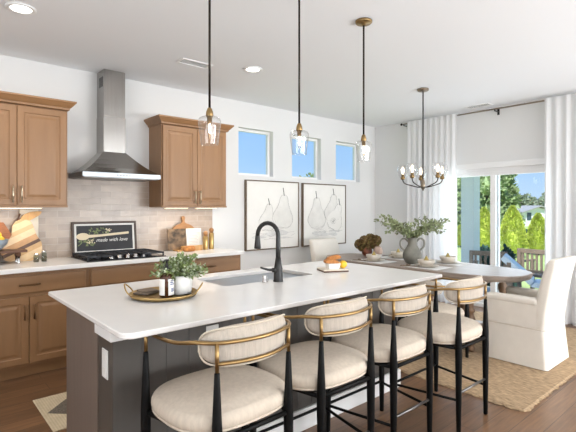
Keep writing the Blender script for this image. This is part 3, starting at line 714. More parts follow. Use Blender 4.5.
b = B(); box(b, .965, 1.08, 2.32, 2.415, bz, bz+.012, .003); tilt(b, (1.02, 2.365, bz), .5, 'Z'); box(b, .98, 1.07, 2.33, 2.41, bz+.012, bz+.021, .003); one('folded_napkin', b, 'linen_taupe', 'folded taupe napkins lying on the brass tray behind the bottle', 'napkin')

# snack board on the island
t = thing('snack_board', 'small white and wood board carrying snacks at the island end', 'board', (2.50, 2.32, TZ))
def rbox(cx, cy, sx, sy, z0, z1, a, bev=.003):
    b = B(); box(b, cx-sx/2, cx+sx/2, cy-sy/2, cy+sy/2, z0, z1, bev); tilt(b, (cx, cy, z0), a, 'Z'); return b
part('base', rbox(2.50, 2.335, .20, .17, TZ, TZ+.010, -.45), 'walnut', t); part('top', rbox(2.50, 2.335, .20, .17, TZ+.010, TZ+.018, -.45), 'cream_board', t)
t = thing('snack_dish', 'square white dish on the snack board', 'dish', (2.49, 2.325, TZ+.018))
b = B(); loft(b, [rrect(2.445, 2.53, 2.285, 2.36, .01, TZ+.018), rrect(2.435, 2.54, 2.275, 2.37, .012, TZ+.062), rrect(2.44, 2.535, 2.28, 2.365, .012, TZ+.062), rrect(2.45, 2.525, 2.29, 2.355, .01, TZ+.026)], smooth=False); tilt(b, (2.49, 2.32, TZ), -.45, 'Z'); part('dish_body', b, 'white_ceramic', t)
def slice_(cx, cy, z, ang, til, label):
    b = B(); prism(b, [(cx+x, z+y) for x, y in outline([(-.05, -.012), (.05, -.012), (.055, .005), (.03, .018), (-.03, .018), (-.055, .005)], 4)], cy-.028, cy+.028, bev=.004); tilt(b, (cx, cy, z), til, 'Y'); tilt(b, (cx, cy, z), ang, 'Z')
    one('bread_piece', b, 'bread', label, 'bread', 'bread pieces in the snack dish')
slice_(2.475, 2.325, TZ+.070, -.4, .12, 'brown bread piece lying lowest in the white snack dish')
slice_(2.505, 2.33, TZ+.098, -.7, -.25, 'brown bread piece lying topmost over the white snack dish')
t = thing('lemon', 'yellow lemon on the snack board beside the white dish', 'fruit', (2.575, 2.295, TZ+.018))
b = B(); ball(b, (2.572, 2.292, TZ+.018+.030), .030, (1.2, 1, 1)); ball(b, (2.606, 2.292, TZ+.048), .008); part('lemon_body', b, 'lemon', t)

# ================================================================== STOOLS
def path_pad(bm, pts, th, zc, hh, n=26, m=14):
    """upholstered backrest following a plan curve, rounded ends"""
    sp = spline([(x, y, 0) for x, y in pts], 8); L_ = [0]
    for a, c in zip(sp, sp[1:]): L_.append(L_[-1]+(c-a).length)
    T = L_[-1]; rings = []
    for i in range(n+1):
        s = -math.cos(PI*i/n); s = s if abs(s) < 1 else math.copysign(.9995, s); d = (s+1)/2*T
        j = max(k for k in range(len(L_)-1) if L_[k] <= d+1e-9); f = (d-L_[j])/max(L_[j+1]-L_[j], 1e-9)
        p = sp[j].lerp(sp[j+1], f); tg = (sp[j+1]-sp[j]).normalized(); nr = Vector((-tg.y, tg.x, 0))
        e = max((1-abs(s)**3.2), .0)**(1/2.2); e2 = max(1-abs(s)**6, 0)**.5
        ring = []
        for k in range(m):
            a = 2*PI*k/m; c_, s_ = math.cos(a), math.sin(a)
            q = p+nr*(th/2*max(e2, .12)*math.copysign(abs(c_)**.8, c_)); ring.append((q.x, q.y, zc+hh*max(e, .1)*math.copysign(abs(s_)**.7, s_)))
        rings.append(ring)
    return loft(bm, rings)
FP = (.268, .19); RP = (.184, -.228)
UB = [(-FP[0], FP[1]), (-.2735, .07), (-.265, -.06), (-.236, -.165), (-.184, -.228), (-.095, -.262), (0, -.274)]
UB = UB+[(-x, y) for x, y in reversed(UB[:-1])]
LB = [(-.184, -.228), (-.095, -.262), (0, -.274), (.095, -.262), (.184, -.228)]
PB = [(-.207, -.140), (-.19, -.175), (-.145, -.206), (-.075, -.232), (0, -.241), (.075, -.232), (.145, -.206), (.19, -.175), (.207, -.140)]
def make_seat(name, label, cat, group, zs, zbl, zbu, dz_pad, rung=True):
    """zs: seat bottom; zbl/zbu: lower/upper brass rail heights"""
    t = thing(name, label, cat, (0, 0, 0), 0, group)
    b = B(); pad(b, .285, .250, 2.8, cushion_prof(zs, zs+.078, .034, .022), 0, .012); s = part('seat', b, 'stool_fabric', t)
    b = B(); o = selip(.277, .243, 2.8, 60, 0, .012); o.append(o[0]); tube(b, [(x, y, zs+.012) for x, y in o], .005, 6, cap=False); part('welt', b, 'stool_fabric', s)
    b = B(); pad(b, .225, .20, 3, [(0, zs-.018), (0, zs+.004)], 0, .01)
    for sx in (-1, 1): box(b, sx*FP[0]*.97-.012, sx*FP[0]*.97+.012, -.19, .17, zs-.028, zs-.006) if False else tube(b, [(sx*FP[0], FP[1], zs-.014), (sx*RP[0], RP[1], zs-.014)], .011, 8)
    tube(b, [(-FP[0], FP[1], zs-.014), (FP[0], FP[1], zs-.014)], .011, 8); tube(b, [(-RP[0], RP[1], zs-.014), (RP[0], RP[1], zs-.014)], .011, 8)
    part('seat_frame', b, 'black_wood', t)
    b = B(); path_pad(b, PB, .05, zbl+.056, dz_pad); bk = part('backrest', b, 'pad_fabric', t)
    # welt around the rim of the pad
    sp = spline([(x, y, 0) for x, y in PB], 8); T = len(sp)-1; ring = []
    for sgn in (1, -1):
        for i in range(0, 33):
            s_ = -1+2*i/32; s_ *= sgn; s_ = max(-.985, min(.985, s_)); f = (s_+1)/2*T; j = min(int(f), T-1); p = sp[j].lerp(sp[j+1], f-j)
            e = max(1-abs(s_)**3.2, 0)**(1/2.2); ring.append((p.x*1.045, p.y*1.06, zbl+.056+sgn*dz_pad*e*.93))
    ring.append(ring[0]); b = B(); tube(b, ring, .004, 6, cap=False); part('welt', b, 'stool_welt', bk)
    b = B(); tube(b, spline([(x, y, zbu+.022*max(0, min(1, (-.03-y)/.14))) for x, y in UB], 6), .0078, 10); part('armrest_band', b, 'brass', t, label='curved brass rail')
    b = B(); tube(b, spline([(x, y, zbl) for x, y in LB], 6), .0075, 10); part('lower_rail', b, 'brass', t)
    ztop = zbu-.088
    for (x, y) in ((-FP[0], FP[1]), (FP[0], FP[1]), (-RP[0], RP[1]), (RP[0], RP[1])):
        zm = zs-.05
        b = B(); lathe(b, [(.0130, 0), (.0142, .004), (.0185, zm*.5), (.0215, zm), (.0212, zm+.06), (.0105, ztop-.004), (.0085, ztop)], (x, y, 0), 14); lg = part('leg', b, 'black_wood', t)
        b = B(); lathe(b, [(.0082, ztop), (.0082, zbu+(.022 if y < 0 else 0))], (x, y, 0), 10); part('brass_post', b, 'brass', lg, label='brass post on top of the leg')
    if rung:
        for (p, q, z, r, m) in (((-FP[0], FP[1]), (FP[0], FP[1]), .205, .0085, 'black_wood'), ((-FP[0], FP[1]), (-RP[0], RP[1]), .195, .0085, 'black_wood'), ((FP[0], FP[1]), (RP[0], RP[1]), .195, .0085, 'black_wood')):
            b = B(); tube(b, [(p[0], p[1], z), (q[0], q[1], z)], r, 8); part('rung', b, m, t)
        b = B(); tube(b, [(-RP[0], RP[1], .24), (RP[0], RP[1], .24)], .008, 8); part('rung', b, 'steel_dark', t, label='steel footrest bar at the back')
    return t
st = make_seat('bar_stool', 'cream upholstered stool with brass band nearest the camera, at the island\'s left', 'stool', 'bar stools along the island', .534, .812, .8695, .081)
SP = [(1.060, 1.650, .035), (1.646, 1.665, .0), (2.217, 1.668, 0), (2.794, 1.592, .0)]
st.location = (SP[0][0], SP[0][1], 0); st.rotation_euler = (0, 0, SP[0][2])
for (x, y, r), lb in zip(SP[1:], ('cream upholstered stool with brass band, second along the island from the left', 'cream upholstered stool with brass band, third along the island from the left', 'cream upholstered stool with brass band nearest the slipcovered chair, last along the island')):
    dup(st, (x, y, 0), r, lb)

# ================================================================== DINING
b = B(); box(b, 3.20, 5.80, 1.20, 4.45, .0, .014, .004, 1)
t = thing('jute_rug', 'tan woven jute rug under the dining table', 'rug', (4.5, 2.8, 0)); part('weave', b, 'jute', t)
b = B(); F = []
def fr_(p, d, n):
    v = []
    for k in range(n+1):
        f = k/n; ln = random.uniform(.004, .028); v.append((p[0]+d[0]*f, p[1]+d[1]*f, ln))
    return v
top = []; bot = []
for P0, D, out in (((3.2, 4.45), (0, -3.25), (-1, 0)), ((3.2, 1.2), (2.6, 0), (0, -1))):
    for x, y, ln in fr_(P0, D, 170):
        top.append(((x, y, .011), (x+out[0]*ln, y+out[1]*ln, .004), (x, y, .001)))
loft(b, [[p[i] for p in top] for i in (0, 1, 2)], cap=False, closed=False, smooth=False)
part('fringe', b, 'jute', t)
RZ = .014
TCX, TCY, TRX, TRY = 4.50, 2.90, .47, 1.25
t = thing('dining_table', 'weathered wood dining table with rounded ends and turned legs', 'table', (TCX, TCY, RZ))
b = B(); loft(b, [[(x, y, z) for x, y in selip(TRX-i, TRY-i, 3.0, 72, TCX, TCY)] for i, z in ((.03, .700), (.012, .704), (.010, .716), (0, .722), (0, .752), (.006, .76))], smooth=False); part('tabletop', b, 'table_wood', t)
b = B(); 
O = selip(TRX-.12, TRY-.30, 3.2, 60, TCX, TCY); I_ = selip(TRX-.145, TRY-.325, 3.2, 60, TCX, TCY)
loft(b, [[(x, y, .665) for x, y in I_], [(x, y, .665) for x, y in O], [(x, y, .702) for x, y in O], [(x, y, .702) for x, y in I_], [(x, y, .665) for x, y in I_]], cap=False, smooth=False); part('apron', b, 'table_wood', t)
LEGP = [(.040, .085), (.040, .10), (.022, .115), (.020, .14), (.034, .17), (.047, .23), (.046, .28), (.030, .34), (.020, .37), (.034, .385), (.034, .405), (.020, .42), (.024, .46), (.045, .52), (.045, .56), (.024, .60), (.038, .615), (.038, .64)]
for x in (4.13, 4.83):
    for y in (2.03, 2.46, 3.30, 3.73):
        b = B(); lathe(b, LEGP, (x, y, RZ), 20); lathe(b, [(.02, 0), (.036, .012), (.040, .03), (.024, .06), (.040, .075), (.040, .09)], (x, y, RZ), 20); part('leg', b, 'table_leg_wood', t)
for y0, y1 in ((2.03, 2.46), (3.30, 3.73)):
    for y in (y0, y1):
        b = B(); box(b, 4.10, 4.90, y-.04, y+.04, RZ+.63, .702, .006); part('cross_beam', b, 'table_wood', t)
    b = B(); box(b, 4.13, 4.83, (y0+y1)/2-.03, (y0+y1)/2+.03, RZ+.09, RZ+.13, .005); box(b, 4.10, 4.16, y0, y1, RZ+.085, RZ+.125, .005); box(b, 4.80, 4.86, y0, y1, RZ+.085, RZ+.125, .005); part('stretcher', b, 'table_wood', t)

# slipcovered head chairs
def make_slip():
    t = thing('slipcovered_chair', '', 'chair', (0, 0, 0), 0, 'slipcovered armchairs at the table ends')
    w, yr, yf = .262, -.25, .25
    def R(gx, gy0, gy1, z, r=.035): return rrect(-w-gx, w+gx, yr-gy0, yf+gy1, r, z, 5)
    b = B(); rg = []
    for z, g in ((.006, .028), (.10, .020), (.2, .011), (.32, .003), (.335, .0)):
        ring = R(g, g, g, z); rg.append(ring)
    loft(b, rg, smooth=False); part('skirt', b, 'slip_linen', t)
    b = B(); o = R(.002, .002, .002, .335); o = [Vector(p) for p in o]; o.append(o[0]); tube(b, o, .005, 6, cap=False); part('seam', b, 'slip_seam', t)
    b = B(); box(b, -w+.06, w-.06, yr+.06, yf-.005, .335, .45, .02, 3); part('seat', b, 'slip_linen', t)
    b = B(); box(b, -w+.085, w-.085, yr+.11, yf+.005, .445, .515, .03, 3); part('seat_cushion', b, 'slip_linen', t)
    for s in (-1, 1):
        b = B(); x0, x1 = (w-.085, w) if s > 0 else (-w, -w+.085)
        box(b, x0, x1, yr+.05, yf, .332, .565, .012, 3)
        x0 -= .008; x1 += .008
        box(b, x0, x1, yr+.06, yf+.008, .535, .598, .024, 4); part('arm', b, 'slip_linen', t)
    b = B(); rg = []
    for z, yo, th in ((.30, yr+.004, .08), (.335, yr, .085), (.45, yr-.008, .105), (.60, yr-.030, .105), (.78, yr-.062, .098), (.90, yr-.088, .088), (.935, yr-.093, .070), (.948, yr-.085, .045)):
        ww = w+.001-(.012 if z > .94 else 0)-(.006 if z < .31 else 0)
        rg.append([(x, y, z) for x, y, _ in rrect(-ww, ww, yo, yo+th, min(.03, th*.4), 0, 4)])
    loft(b, rg); part('backrest', b, 'slip_linen', t)
    return t
sc = make_slip(); sc['label'] = 'cream slipcovered armchair at the near end of the table, by the curtain'
sc.location = (4.372, 1.625, RZ)
dup(sc, (4.49, 4.07, RZ), PI, 'cream slipcovered armchair at the far end of the table, below the pear pictures')
# side chairs
dc = make_seat('dining_chair', 'low cream dining chair seen between the last two stools', 'chair', 'dining chairs along the table sides', .375, .62, .675, .07, rung=False)
dc.location = (3.74, 2.24, RZ); dc.rotation_euler = (0, 0, -PI/2)
dup(dc, (5.24, 3.62, RZ), PI/2, 'low cream dining chair on the table\'s window side, toward the corner')

# place settings
TT = .76
NAMES = ['near side, far end', 'near side, near the island corner', 'window side, far end', 'window side, nearest the patio door']
SET = [(4.26, 3.30, -.0), (4.27, 2.60, 0), (4.76, 3.30, 0), (4.76, 2.62, 0)]
DESC = ['left of the stone vase, on the island side', 'before the stone vase, on the island side', 'behind the stone vase, window side', 'right of the stone vase, window side']
def setting():
    pm = thing('placemat', '', 'placemat', (0, 0, 0), 0, 'placemats on the dining table'); b = B(); box(b, -.16, .16, -.22, .22, 0, .003, .001, 1); part('cloth', b, 'linen_white', pm)
    pl = thing('dinner_plate', '', 'plate', (0, 0, 0), 0, 'dinner plates'); b = B(); lathe(b, [(.075, 0), (.085, .004), (.13, .014), (.132, .017), (.125, .017), (.085, .008), (.01, .007)], (0, 0, 0), 36); part('plate_body', b, 'stoneware', pl)
    sl = thing('salad_plate', '', 'plate', (0, 0, 0), 0, 'salad plates'); b = B(); lathe(b, [(.06, 0), (.07, .003), (.102, .013), (.104, .016), (.098, .016), (.07, .007), (.01, .006)], (0, 0, 0), 32); part('plate_body', b, 'stoneware', sl)
    bo = thing('bowl', '', 'bowl', (0, 0, 0), 0, 'bowls on the place settings'); b = B(); lathe(b, [(.050, 0), (.064, .004), (.088, .034), (.094, .060), (.090, .061), (.081, .034), (.055, .011), (.01, .009)], (0, 0, 0), 32); part('bowl_body', b, 'stoneware', bo)
    pe = thing('pear_ornament', '', 'ornament', (0, 0, 0), 0, 'small pears in the bowls'); b = B(); lathe(b, [(.012, 0), (.026, .008), (.031, .028), (.026, .048), (.016, .066), (.012, .080), (.005, .087)], (0, 0, 0), 18); part('pear_body', b, 'pear_gold', pe)
    b = B(); tube(b, [(0, 0, .085), (.002, 0, .10)], .0022, 6); part('stalk', b, 'stem', pe)
    return [(pm, 0, 'white cloth placemat '), (pl, .0032, 'wide beige dinner plate '), (sl, .011, 'smaller beige plate stacked '), (bo, .0190, 'beige stoneware bowl '), (pe, .0300, 'small gold green pear in the bowl ')]
proto = setting()
for k, (x, y, r) in enumerate(SET):
    for o, dz, lb in proto:
        if k == len(SET)-1: o.location = (x, y, TT+dz); o['label'] = lb+DESC[k]
        else: dup(o, (x, y, TT+dz), 0, lb+DESC[k])
def napkin(x, y, r, label):
    b = B(); box(b, x-.03, x+.03, y-.085, y+.085, TT+.003, TT+.011, .003); box(b, x-.022, x+.026, y-.02, y+.02, TT+.011, TT+.026, .006); tilt(b, (x, y, TT), r, 'Z'); one('napkin', b, 'linen_taupe', label, 'napkin', 'napkins on the placemats')
napkin(4.16, 2.755, .4, 'taupe napkin left of the front bowl, before the vase'); napkin(4.16, 3.44, .4, 'taupe napkin left of the far bowl on the island side')

# stone vase with branches
VX, VY = 4.40, 2.86
t = thing('stone_vase', 'gray stone vase with two handles on the dining table', 'vase', (VX, VY, TT))
b = B(); lathe(b, [(.05, 0), (.075, .01), (.102, .06), (.108, .10), (.098, .14), (.070, .185), (.052, .22), (.050, .27), (.056, .295), (.060, .30), (.050, .298), (.044, .27), (.044, .2)], (VX, VY, TT), 32); part('vase_body', b, 'vase_stone', t)
for s in (-1, 1):
    a = Vector((.78*s, -.62*s, 0)); c0 = Vector((VX, VY, TT))
    b = B(); tube(b, spline([c0+a*.048+Vector((0, 0, .255)), c0+a*.09+Vector((0, 0, .29)), c0+a*.135+Vector((0, 0, .265)), c0+a*.135+Vector((0, 0, .20)), c0+a*.088+Vector((0, 0, .15))], 6), .011, 10); part('handle', b, 'vase_stone', t)
t = thing('olive_branches', 'leafy sage green branches arranged in the stone vase', 'branches', (VX, VY, TT+.2))
rt = Vector((.7528, -.6583, 0)); fw = Vector((.6583, .7528, 0))
b = B(); b2 = B()
for k in range(26):
    a = random.uniform(-1, 1); f = random.uniform(-.6, .6); up = random.uniform(.25, 1)
    if k < 7: a = random.uniform(.7, 1.1); up = random.uniform(.4, .75)
    elif k < 13: a = -random.uniform(.55, .95); up = random.uniform(.4, .9)
    L_ = random.uniform(.28, .40)
    d = (rt*a+fw*f*.7+Vector((0, 0, up*.75))); p0 = Vector((VX, VY, TT+.22)); pm = Vector((VX, VY, TT+.30))+rt*a*.02+fw*f*.02; p1 = pm+d*L_*.5+Vector((0, 0, .03)); p2 = pm+d*L_
    sp = spline([p0, pm, p1, p2], 6); tube(b2, sp, .0022, 5)
    for q in sp[7:]:
        for _ in range(3): leaf(b, q+rv()*.018, rv()+d*.5, .026, .046)
part('foliage', b, 'leaf_sage', t); part('stem', b2, 'stem', t)
# dried flowers in brown vase, pink vase
t = thing('brown_vase', 'mottled red brown vase at the far table end', 'vase', (4.70, 3.755, TT))
ux, uy = 4.70, 3.755
b = B(); lathe(b, [(.045, 0), (.065, .02), (.072, .06), (.060, .10), (.040, .125), (.044, .138), (.038, .136), (.03, .12)], (ux, uy, TT), 24); part('vase_body', b, 'vase_brown', t)
t = thing('dried_hydrangeas', 'brown green dried hydrangeas drooping from the brown vase', 'flowers', (ux, uy, TT+.14))
b = B(); b2 = B(); b3 = B()
for k, (a, z, r) in enumerate(((-.20, .21, .065), (-.11, .255, .075), (.0, .28, .075), (.095, .265, .07), (-.06, .20, .065), (.06, .21, .06), (-.16, .17, .05))):
    c0 = Vector((ux, uy, TT+z-.06))+rt*(a*.75+.05)+fw*random.uniform(-.05, .05)
    tube(b3, [(ux, uy, TT+.12), tuple((c0+Vector((ux, uy, TT+.18)))*.5), tuple(c0)], .003, 5)
    ball(b, c0, r*.72, (1, 1, 1), 12, 9)
    for _ in range(260):
        v = rv().normalized(); leaf(b if random.random() < .6 else b2, c0+v*r*.75, v+rv()*.6, .022, .026)
part('blossoms', b, 'hydrangea', t); part('green_blossoms', b2, 'hydrangea_green', t); part('stem', b3, 'stem', t)
t = thing('pink_vase', 'small round dusty pink vase beside the brown vase', 'vase', (4.735, 3.60, TT))
b = B(); lathe(b, [(.03, 0), (.05, .012), (.062, .055), (.058, .095), (.035, .125), (.022, .133), (.02, .125), (.01, .1)], (4.735, 3.60, TT), 24); part('vase_body', b, 'vase_pink', t)

# chandelier
HXc, HYc = 4.56, 2.82
t = thing('chandelier', 'five-arm chandelier with clear glass shades over the dining table', 'chandelier', (HXc, HYc, ZC))
b = B(); lathe(b, [(.065, 0), (.065, -.018), (.058, -.026), (.01, -.028)], (HXc, HYc, ZC), 28); part('canopy', b, 'pewter', t)
b = B(); tube(b, [(HXc, HYc, ZC-.02), (HXc, HYc, 1.70)], .0075, 10); part('stem', b, 'rod_dark', t)
b = B(); lathe(b, [(.008, 1.735), (.018, 1.725), (.022, 1.69), (.03, 1.66), (.022, 1.63), (.01, 1.615), (.004, 1.60)], (HXc, HYc, 0), 18); part('hub', b, 'pewter', t)
def glass_shade(x, y, z0, h, r, thk=.0018):
    prof = [(r*.70, 0), (r*.86, h*.25), (r, h*.62), (r*.98, h*.72), (r*.75, h*.90), (r*.35, h)]
    b = B(); P = [(p.x, p.z) for p in spline([(a, 0, c) for a, c in prof], 4)]
    lathe(b, [(a, z0+c) for a, c in P], (x, y, 0), 28, cap=False); return b
for k in range(5):
    a = math.radians(38+72*k); d = Vector((math.cos(a), math.sin(a), 0)); c0 = Vector((HXc, HYc, 0)); R = .235
    b = B(); tube(b, spline([c0+d*.018+Vector((0, 0, 1.645)), c0+d*.06+Vector((0, 0, 1.645)), c0+d*.17+Vector((0, 0, 1.675)), c0+d*.215+Vector((0, 0, 1.695)), c0+d*R+Vector((0, 0, 1.725)), c0+d*R+Vector((0, 0, 1.745))], 5), .006, 8); ar = part('arm', b, 'rod_dark', t)
    q = c0+d*R
    b = B(); lathe(b, [(.010, 1.735), (.024, 1.742), (.026, 1.765), (.018, 1.775), (.016, 1.80)], (q.x, q.y, 0), 16); part('socket', b, 'antique_brass', ar)
    prof = [(.030, 0), (.046, .018), (.064, .06), (.066, .095), (.058, .135), (.052, .155)]
    b = B(); lathe(b, [(a_, 1.757+z_) for a_, z_ in [(p.x, p.z) for p in spline([(u_, 0, w_) for u_, w_ in prof], 4)]], (q.x, q.y, 0), 24, cap=False); sh = part('glass_shade', b, 'clear_glass', t)
    b = B(); lathe(b, [(.009, 1.80), (.013, 1.815), (.018, 1.845), (.013, 1.875), (.003, 1.89)], (q.x, q.y, 0), 14); part('bulb', b, 'bulb_glow', sh)

# pendants
def make_pendant():
    t = thing('pendant_light', '', 'pendant light', (0, 0, ZC), 0, 'glass pendants over the island')
    zo = -ZC
    b = B(); lathe(b, [(.062, ZC), (.062, ZC-.014), (.056, ZC-.020), (.02, ZC-.022), (.012, ZC-.035)], (0, 0, zo), 28); part('canopy', b, 'antique_brass', t, local=True)
    b = B(); tube(b, [(0, 0, ZC-.03+zo), (0, 0, 1.935+zo)], .0066, 10); part('rod', b, 'rod_dark', t, local=True)
    b = B(); lathe(b, [(.009, 1.945), (.013, 1.94), (.019, 1.922), (.021, 1.90), (.019, 1.896), (.014, 1.894), (.014, 1.868)][::-1], (0, 0, zo), 20); part('socket', b, 'antique_brass', t, local=True)
    prof = [(.046, 1.746), (.051, 1.785), (.058, 1.835), (.0615, 1.866), (.058, 1.884), (.044, 1.895), (.024, 1.898)]
    b = B(); lathe(b, [(p.x, p.z) for p in spline([(u_, 0, w_) for u_, w_ in prof], 4)], (0, 0, zo), 32, cap=False); sh = part('glass_shade', b, 'clear_glass', t, local=True)
    b = B(); o = [(.046*math.cos(a), .046*math.sin(a), 1.746+zo) for a in [2*PI*k/32 for k in range(33)]]; tube(b, o, .0018, 6, cap=False); part('rim', b, 'clear_glass', sh, local=True)
    b = B(); lathe(b, [(.009, 1.87), (.012, 1.855), (.017, 1.82), (.014, 1.795), (.004, 1.782)][::-1], (0, 0, zo), 16); bu = part('bulb', b, 'clear_glass', t, local=True)
    b = B(); tube(b, [(.005*math.cos(a), .005*math.sin(a), 1.858+zo-.05*k/24) for k, a in enumerate([2*PI*5*k/24 for k in range(25)])], .0022, 6); part('filament', b, 'filament_glow', bu, local=True)
    return t
pd = make_pendant(); pd.location = (1.252, 2.08, ZC); pd['label'] = 'clear glass pendant over the island nearest the camera, above the plant'
dup(pd, (1.915, 2.08, ZC), 0, 'clear glass pendant in the middle of three, above the faucet')
dup(pd, (2.57, 2.085, ZC), 0, 'clear glass pendant with its ceiling plate in view, nearest the chandelier')

# ================================================================== ART
def art(x0, x1, z0, z1, label, pears):
    yf = YB-.042
    t = thing('pear_picture', label, 'picture', ((x0+x1)/2, YB, z0), 0, 'pear sketches on the back wall')
    b = B(); w = .016
    for r in ((x0, x1, z0, z0+w), (x0, x1, z1-w, z1), (x0, x0+w, z0+w, z1-w), (x1-w, x1, z0+w, z1-w)): box(b, r[0], r[1], yf, YB-.001, r[2], r[3], .002)
    part('frame', b, 'frame_wood', t)
    b = B(); box(b, x0+w, x1-w, yf+.008, YB-.004, z0+w, z1-w); cv = part('canvas', b, 'canvas', t)
    y = yf+.008
    cx, cz = (x0+x1)/2, (z0+z1)/2
    bw = B(); bl = B(); bs = B(); bd = B()
    def P(px, pz, s, lean, cut=False, dep=0):
        pr = [(-.0, -.0), (.09, .0), (.155, .06), (.165, .13), (.13, .21), (.085, .29), (.065, .37), (.03, .41), (-.03, .41), (-.06, .37), (-.08, .29), (-.13, .21), (-.17, .13), (-.155, .06), (-.09, .0)]
        o = []
        for qx, qz in pr:
            qx, qz = qx*s, qz*s; o.append((px+qx*math.cos(lean)+qz*math.sin(lean), pz-qx*math.sin(lean)+qz*math.cos(lean)))
        o = outline(o, 5)
        prism(bw if not cut else bs, o, y-.0008-dep, y)
        for rep in range(2):
            q = [(a+random.gauss(0, .003), y-.0016-dep, c+random.gauss(0, .003)) for a, c in o]
            i0 = random.randrange(len(q)); q = q[i0:]+q[:i0]
            tube(bl, q[:int(len(q)*.8)], .0018, 4)
        tx, tz = px+.41*s*math.sin(lean), pz+.41*s*math.cos(lean)
        tube(bd, spline([(tx, y-.002-dep, tz-.01), (tx-.006, y-.002-dep, tz+.03), (tx-.02, y-.002-dep, tz+.075*s/.8)], 4), .005, 6)
        if cut:
            for rep in range(2):
                a0 = [(px+.065*s*math.cos(a)*(.5+.4*rep)+.02, y-.003-dep, pz+.12*s+.05*s*math.sin(a)*(.5+.4*rep)) for a in [k*PI/9 for k in range(17)]]; tube(bl, a0, .0022, 4)
            for k in range(2): ball(bd, (px+.015+.02*k, y-.002-dep, pz+.11*s+.015*k), .008, (1, .2, 1.5), 8, 6)
    for q in pears: P(*q)
    for k in range(26):
        sx = cx+random.uniform(-.36, .34); sz = z0+.18+random.uniform(-.05, .10); tube(bl, [(sx, y-.0012, sz), (sx+random.uniform(.04, .16), y-.0012, sz+random.uniform(-.012, .03))], .0014, 4)
    b = B()
    for k in range(9):
        o = selip(random.uniform(.06, .14), random.uniform(.012, .03), 2, 18, cx+random.uniform(-.25, .25), z0+.17+random.uniform(-.03, .06)); prism(b, o, y-.0004-.00003*k, y)
    part('shadow_wash', b, 'wash_dark', cv); part('pear_wash', bw, 'wash', cv); part('pencil_lines', bl, 'charcoal', cv); part('pear_stems', bd, 'charcoal_dark', cv)
    if len(bs.verts): part('cut_pear', bs, 'canvas', cv)
    else: bs.free()
art(3.356, 4.295, .835, 1.772, 'framed pale pear sketch on the wall nearest the kitchen cabinets', [(3.70, 1.10, .86, .15), (3.98, 1.13, 1.1, .08, False, .002)])
art(4.374, 5.315, .835, 1.766, 'framed sketch of three pears nearest the room corner', [(4.67, 1.10, 1.1, -.02), (4.98, 1.20, 1.0, .14, False, .001), (5.00, 1.08, 1.0, .42, True, .003)])

# ================================================================== CURTAINS
RXc = 5.995
t = thing('curtain_rod', 'thin dark curtain rod above the patio door', 'curtain rod', (RXc, 2.7, 2.735))
b = B(); tube(b, [(RXc, 4.08, 2.735), (RXc, .9, 2.735)], .010, 10); part('rod', b, 'pewter', t)
b = B(); ball(b, (RXc, 4.095, 2.735), .020); part('finial', b, 'rod_dark', t)
for y in (4.05, 2.62, 1.2):
    b = B(); box(b, RXc-.006, XR, y-.008, y+.008, 2.705, 2.717, .002); box(b, XR-.008, XR, y-.015, y+.015, 2.67, 2.75, .002); tube(b, [(RXc, y, 2.735), (RXc, y, 2.71)], .007, 8); part('bracket', b, 'black_metal', t)
def curtain(y0, y1, folds, label):
    b = B(); n = folds*10; rows = 14; V = []; th = .0015
    for i in range(rows+1):
        z = 2.752-(2.752-.016)*i/rows; f = i/rows; row = []
        for k in range(n+1):
            u = k/n; ph = 2*PI*folds*u
            am = .012+.028*f; y = y0+(y1-y0)*u+.012*f*math.sin(ph*.5+1)
            x = RXc-.030+am*math.sin(ph+.35*math.sin(3*u+f))+.010*f*math.sin(ph*.37+2)
            row.append((x, y, z))
        V.append(row)
    loft(b, V, cap=False, closed=False)
    t = thing('curtain', label, 'curtain', (RXc, (y0+y1)/2, 0), 0, 'white sheer curtains'); part('panel', b, 'sheer', t)
    for k in range(folds):
        b = B(); y = y0+(y1-y0)*(k+.25)/folds; o = [(RXc+.0135*math.cos(a), y, 2.735+.0135*math.sin(a)) for a in [2*PI*j/14 for j in range(15)]]; tube(b, o, .003, 5, cap=False); part('hanging_ring', b, 'plastic_white', t)
curtain(3.14, 3.97, 9, 'white sheer curtain hanging left of the patio door, by the corner')
curtain(1.05, 2.00, 9, 'white sheer curtain hanging right of the patio door, behind the armchair')

# ================================================================== RUNNER
t = thing('runner_rug', 'cream woven runner with dark diamonds between island and cabinets', 'rug', (1.7, 3.3, 0))
b = B(); box(b, .70, 2.70, 3.02, 3.61, 0, .008, .002, 1); part('weave', b, 'runner_weave', t)
b = B()
for k in range(4):
    cx = .98+k*.52
    prism(b, [(cx-.25, 3.315), (cx, 3.315-.25), (cx+.25, 3.315), (cx, 3.315+.25)], .008, .009, 'xy')
part('diamond_pattern', b, 'runner_dark', t)

# ================================================================== OUTDOORS
GZ = -.75
b = B(); box(b, XR+.15, 120, -60, 120, GZ-.2, GZ); box(b, -60, XR+.15, YB+.15, 120, GZ-.2, GZ); o = struct('lawn', b, 'lawn')
b = B(); box(b, XR+.15, 9.0, -1.5, 6.2, GZ, -.20); struct('patio_slab', b, 'deck')
b = B(); box(b, XR+.15, 8.8, 3.2, 4.5, 2.55, 2.70); struct('porch_roof', b, 'trim_paint')
t = thing('porch_post', 'square white porch post outside the left door pane', 'post', (8.45, 4.17, -.20))
b = B(); box(b, 8.32, 8.58, 4.04, 4.30, -.20, 2.55, .006); part('shaft', b, 'post_paint', t)
b = B(); box(b, 8.29, 8.61, 4.01, 4.33, -.20, -.04, .006); part('base_trim', b, 'post_paint', t)
RT = lambda u, t_: (lambda r: Vector(((.7528*r+.6583)*t_, (-.6583*r+.7528)*t_, 0)))((u-288)/439)
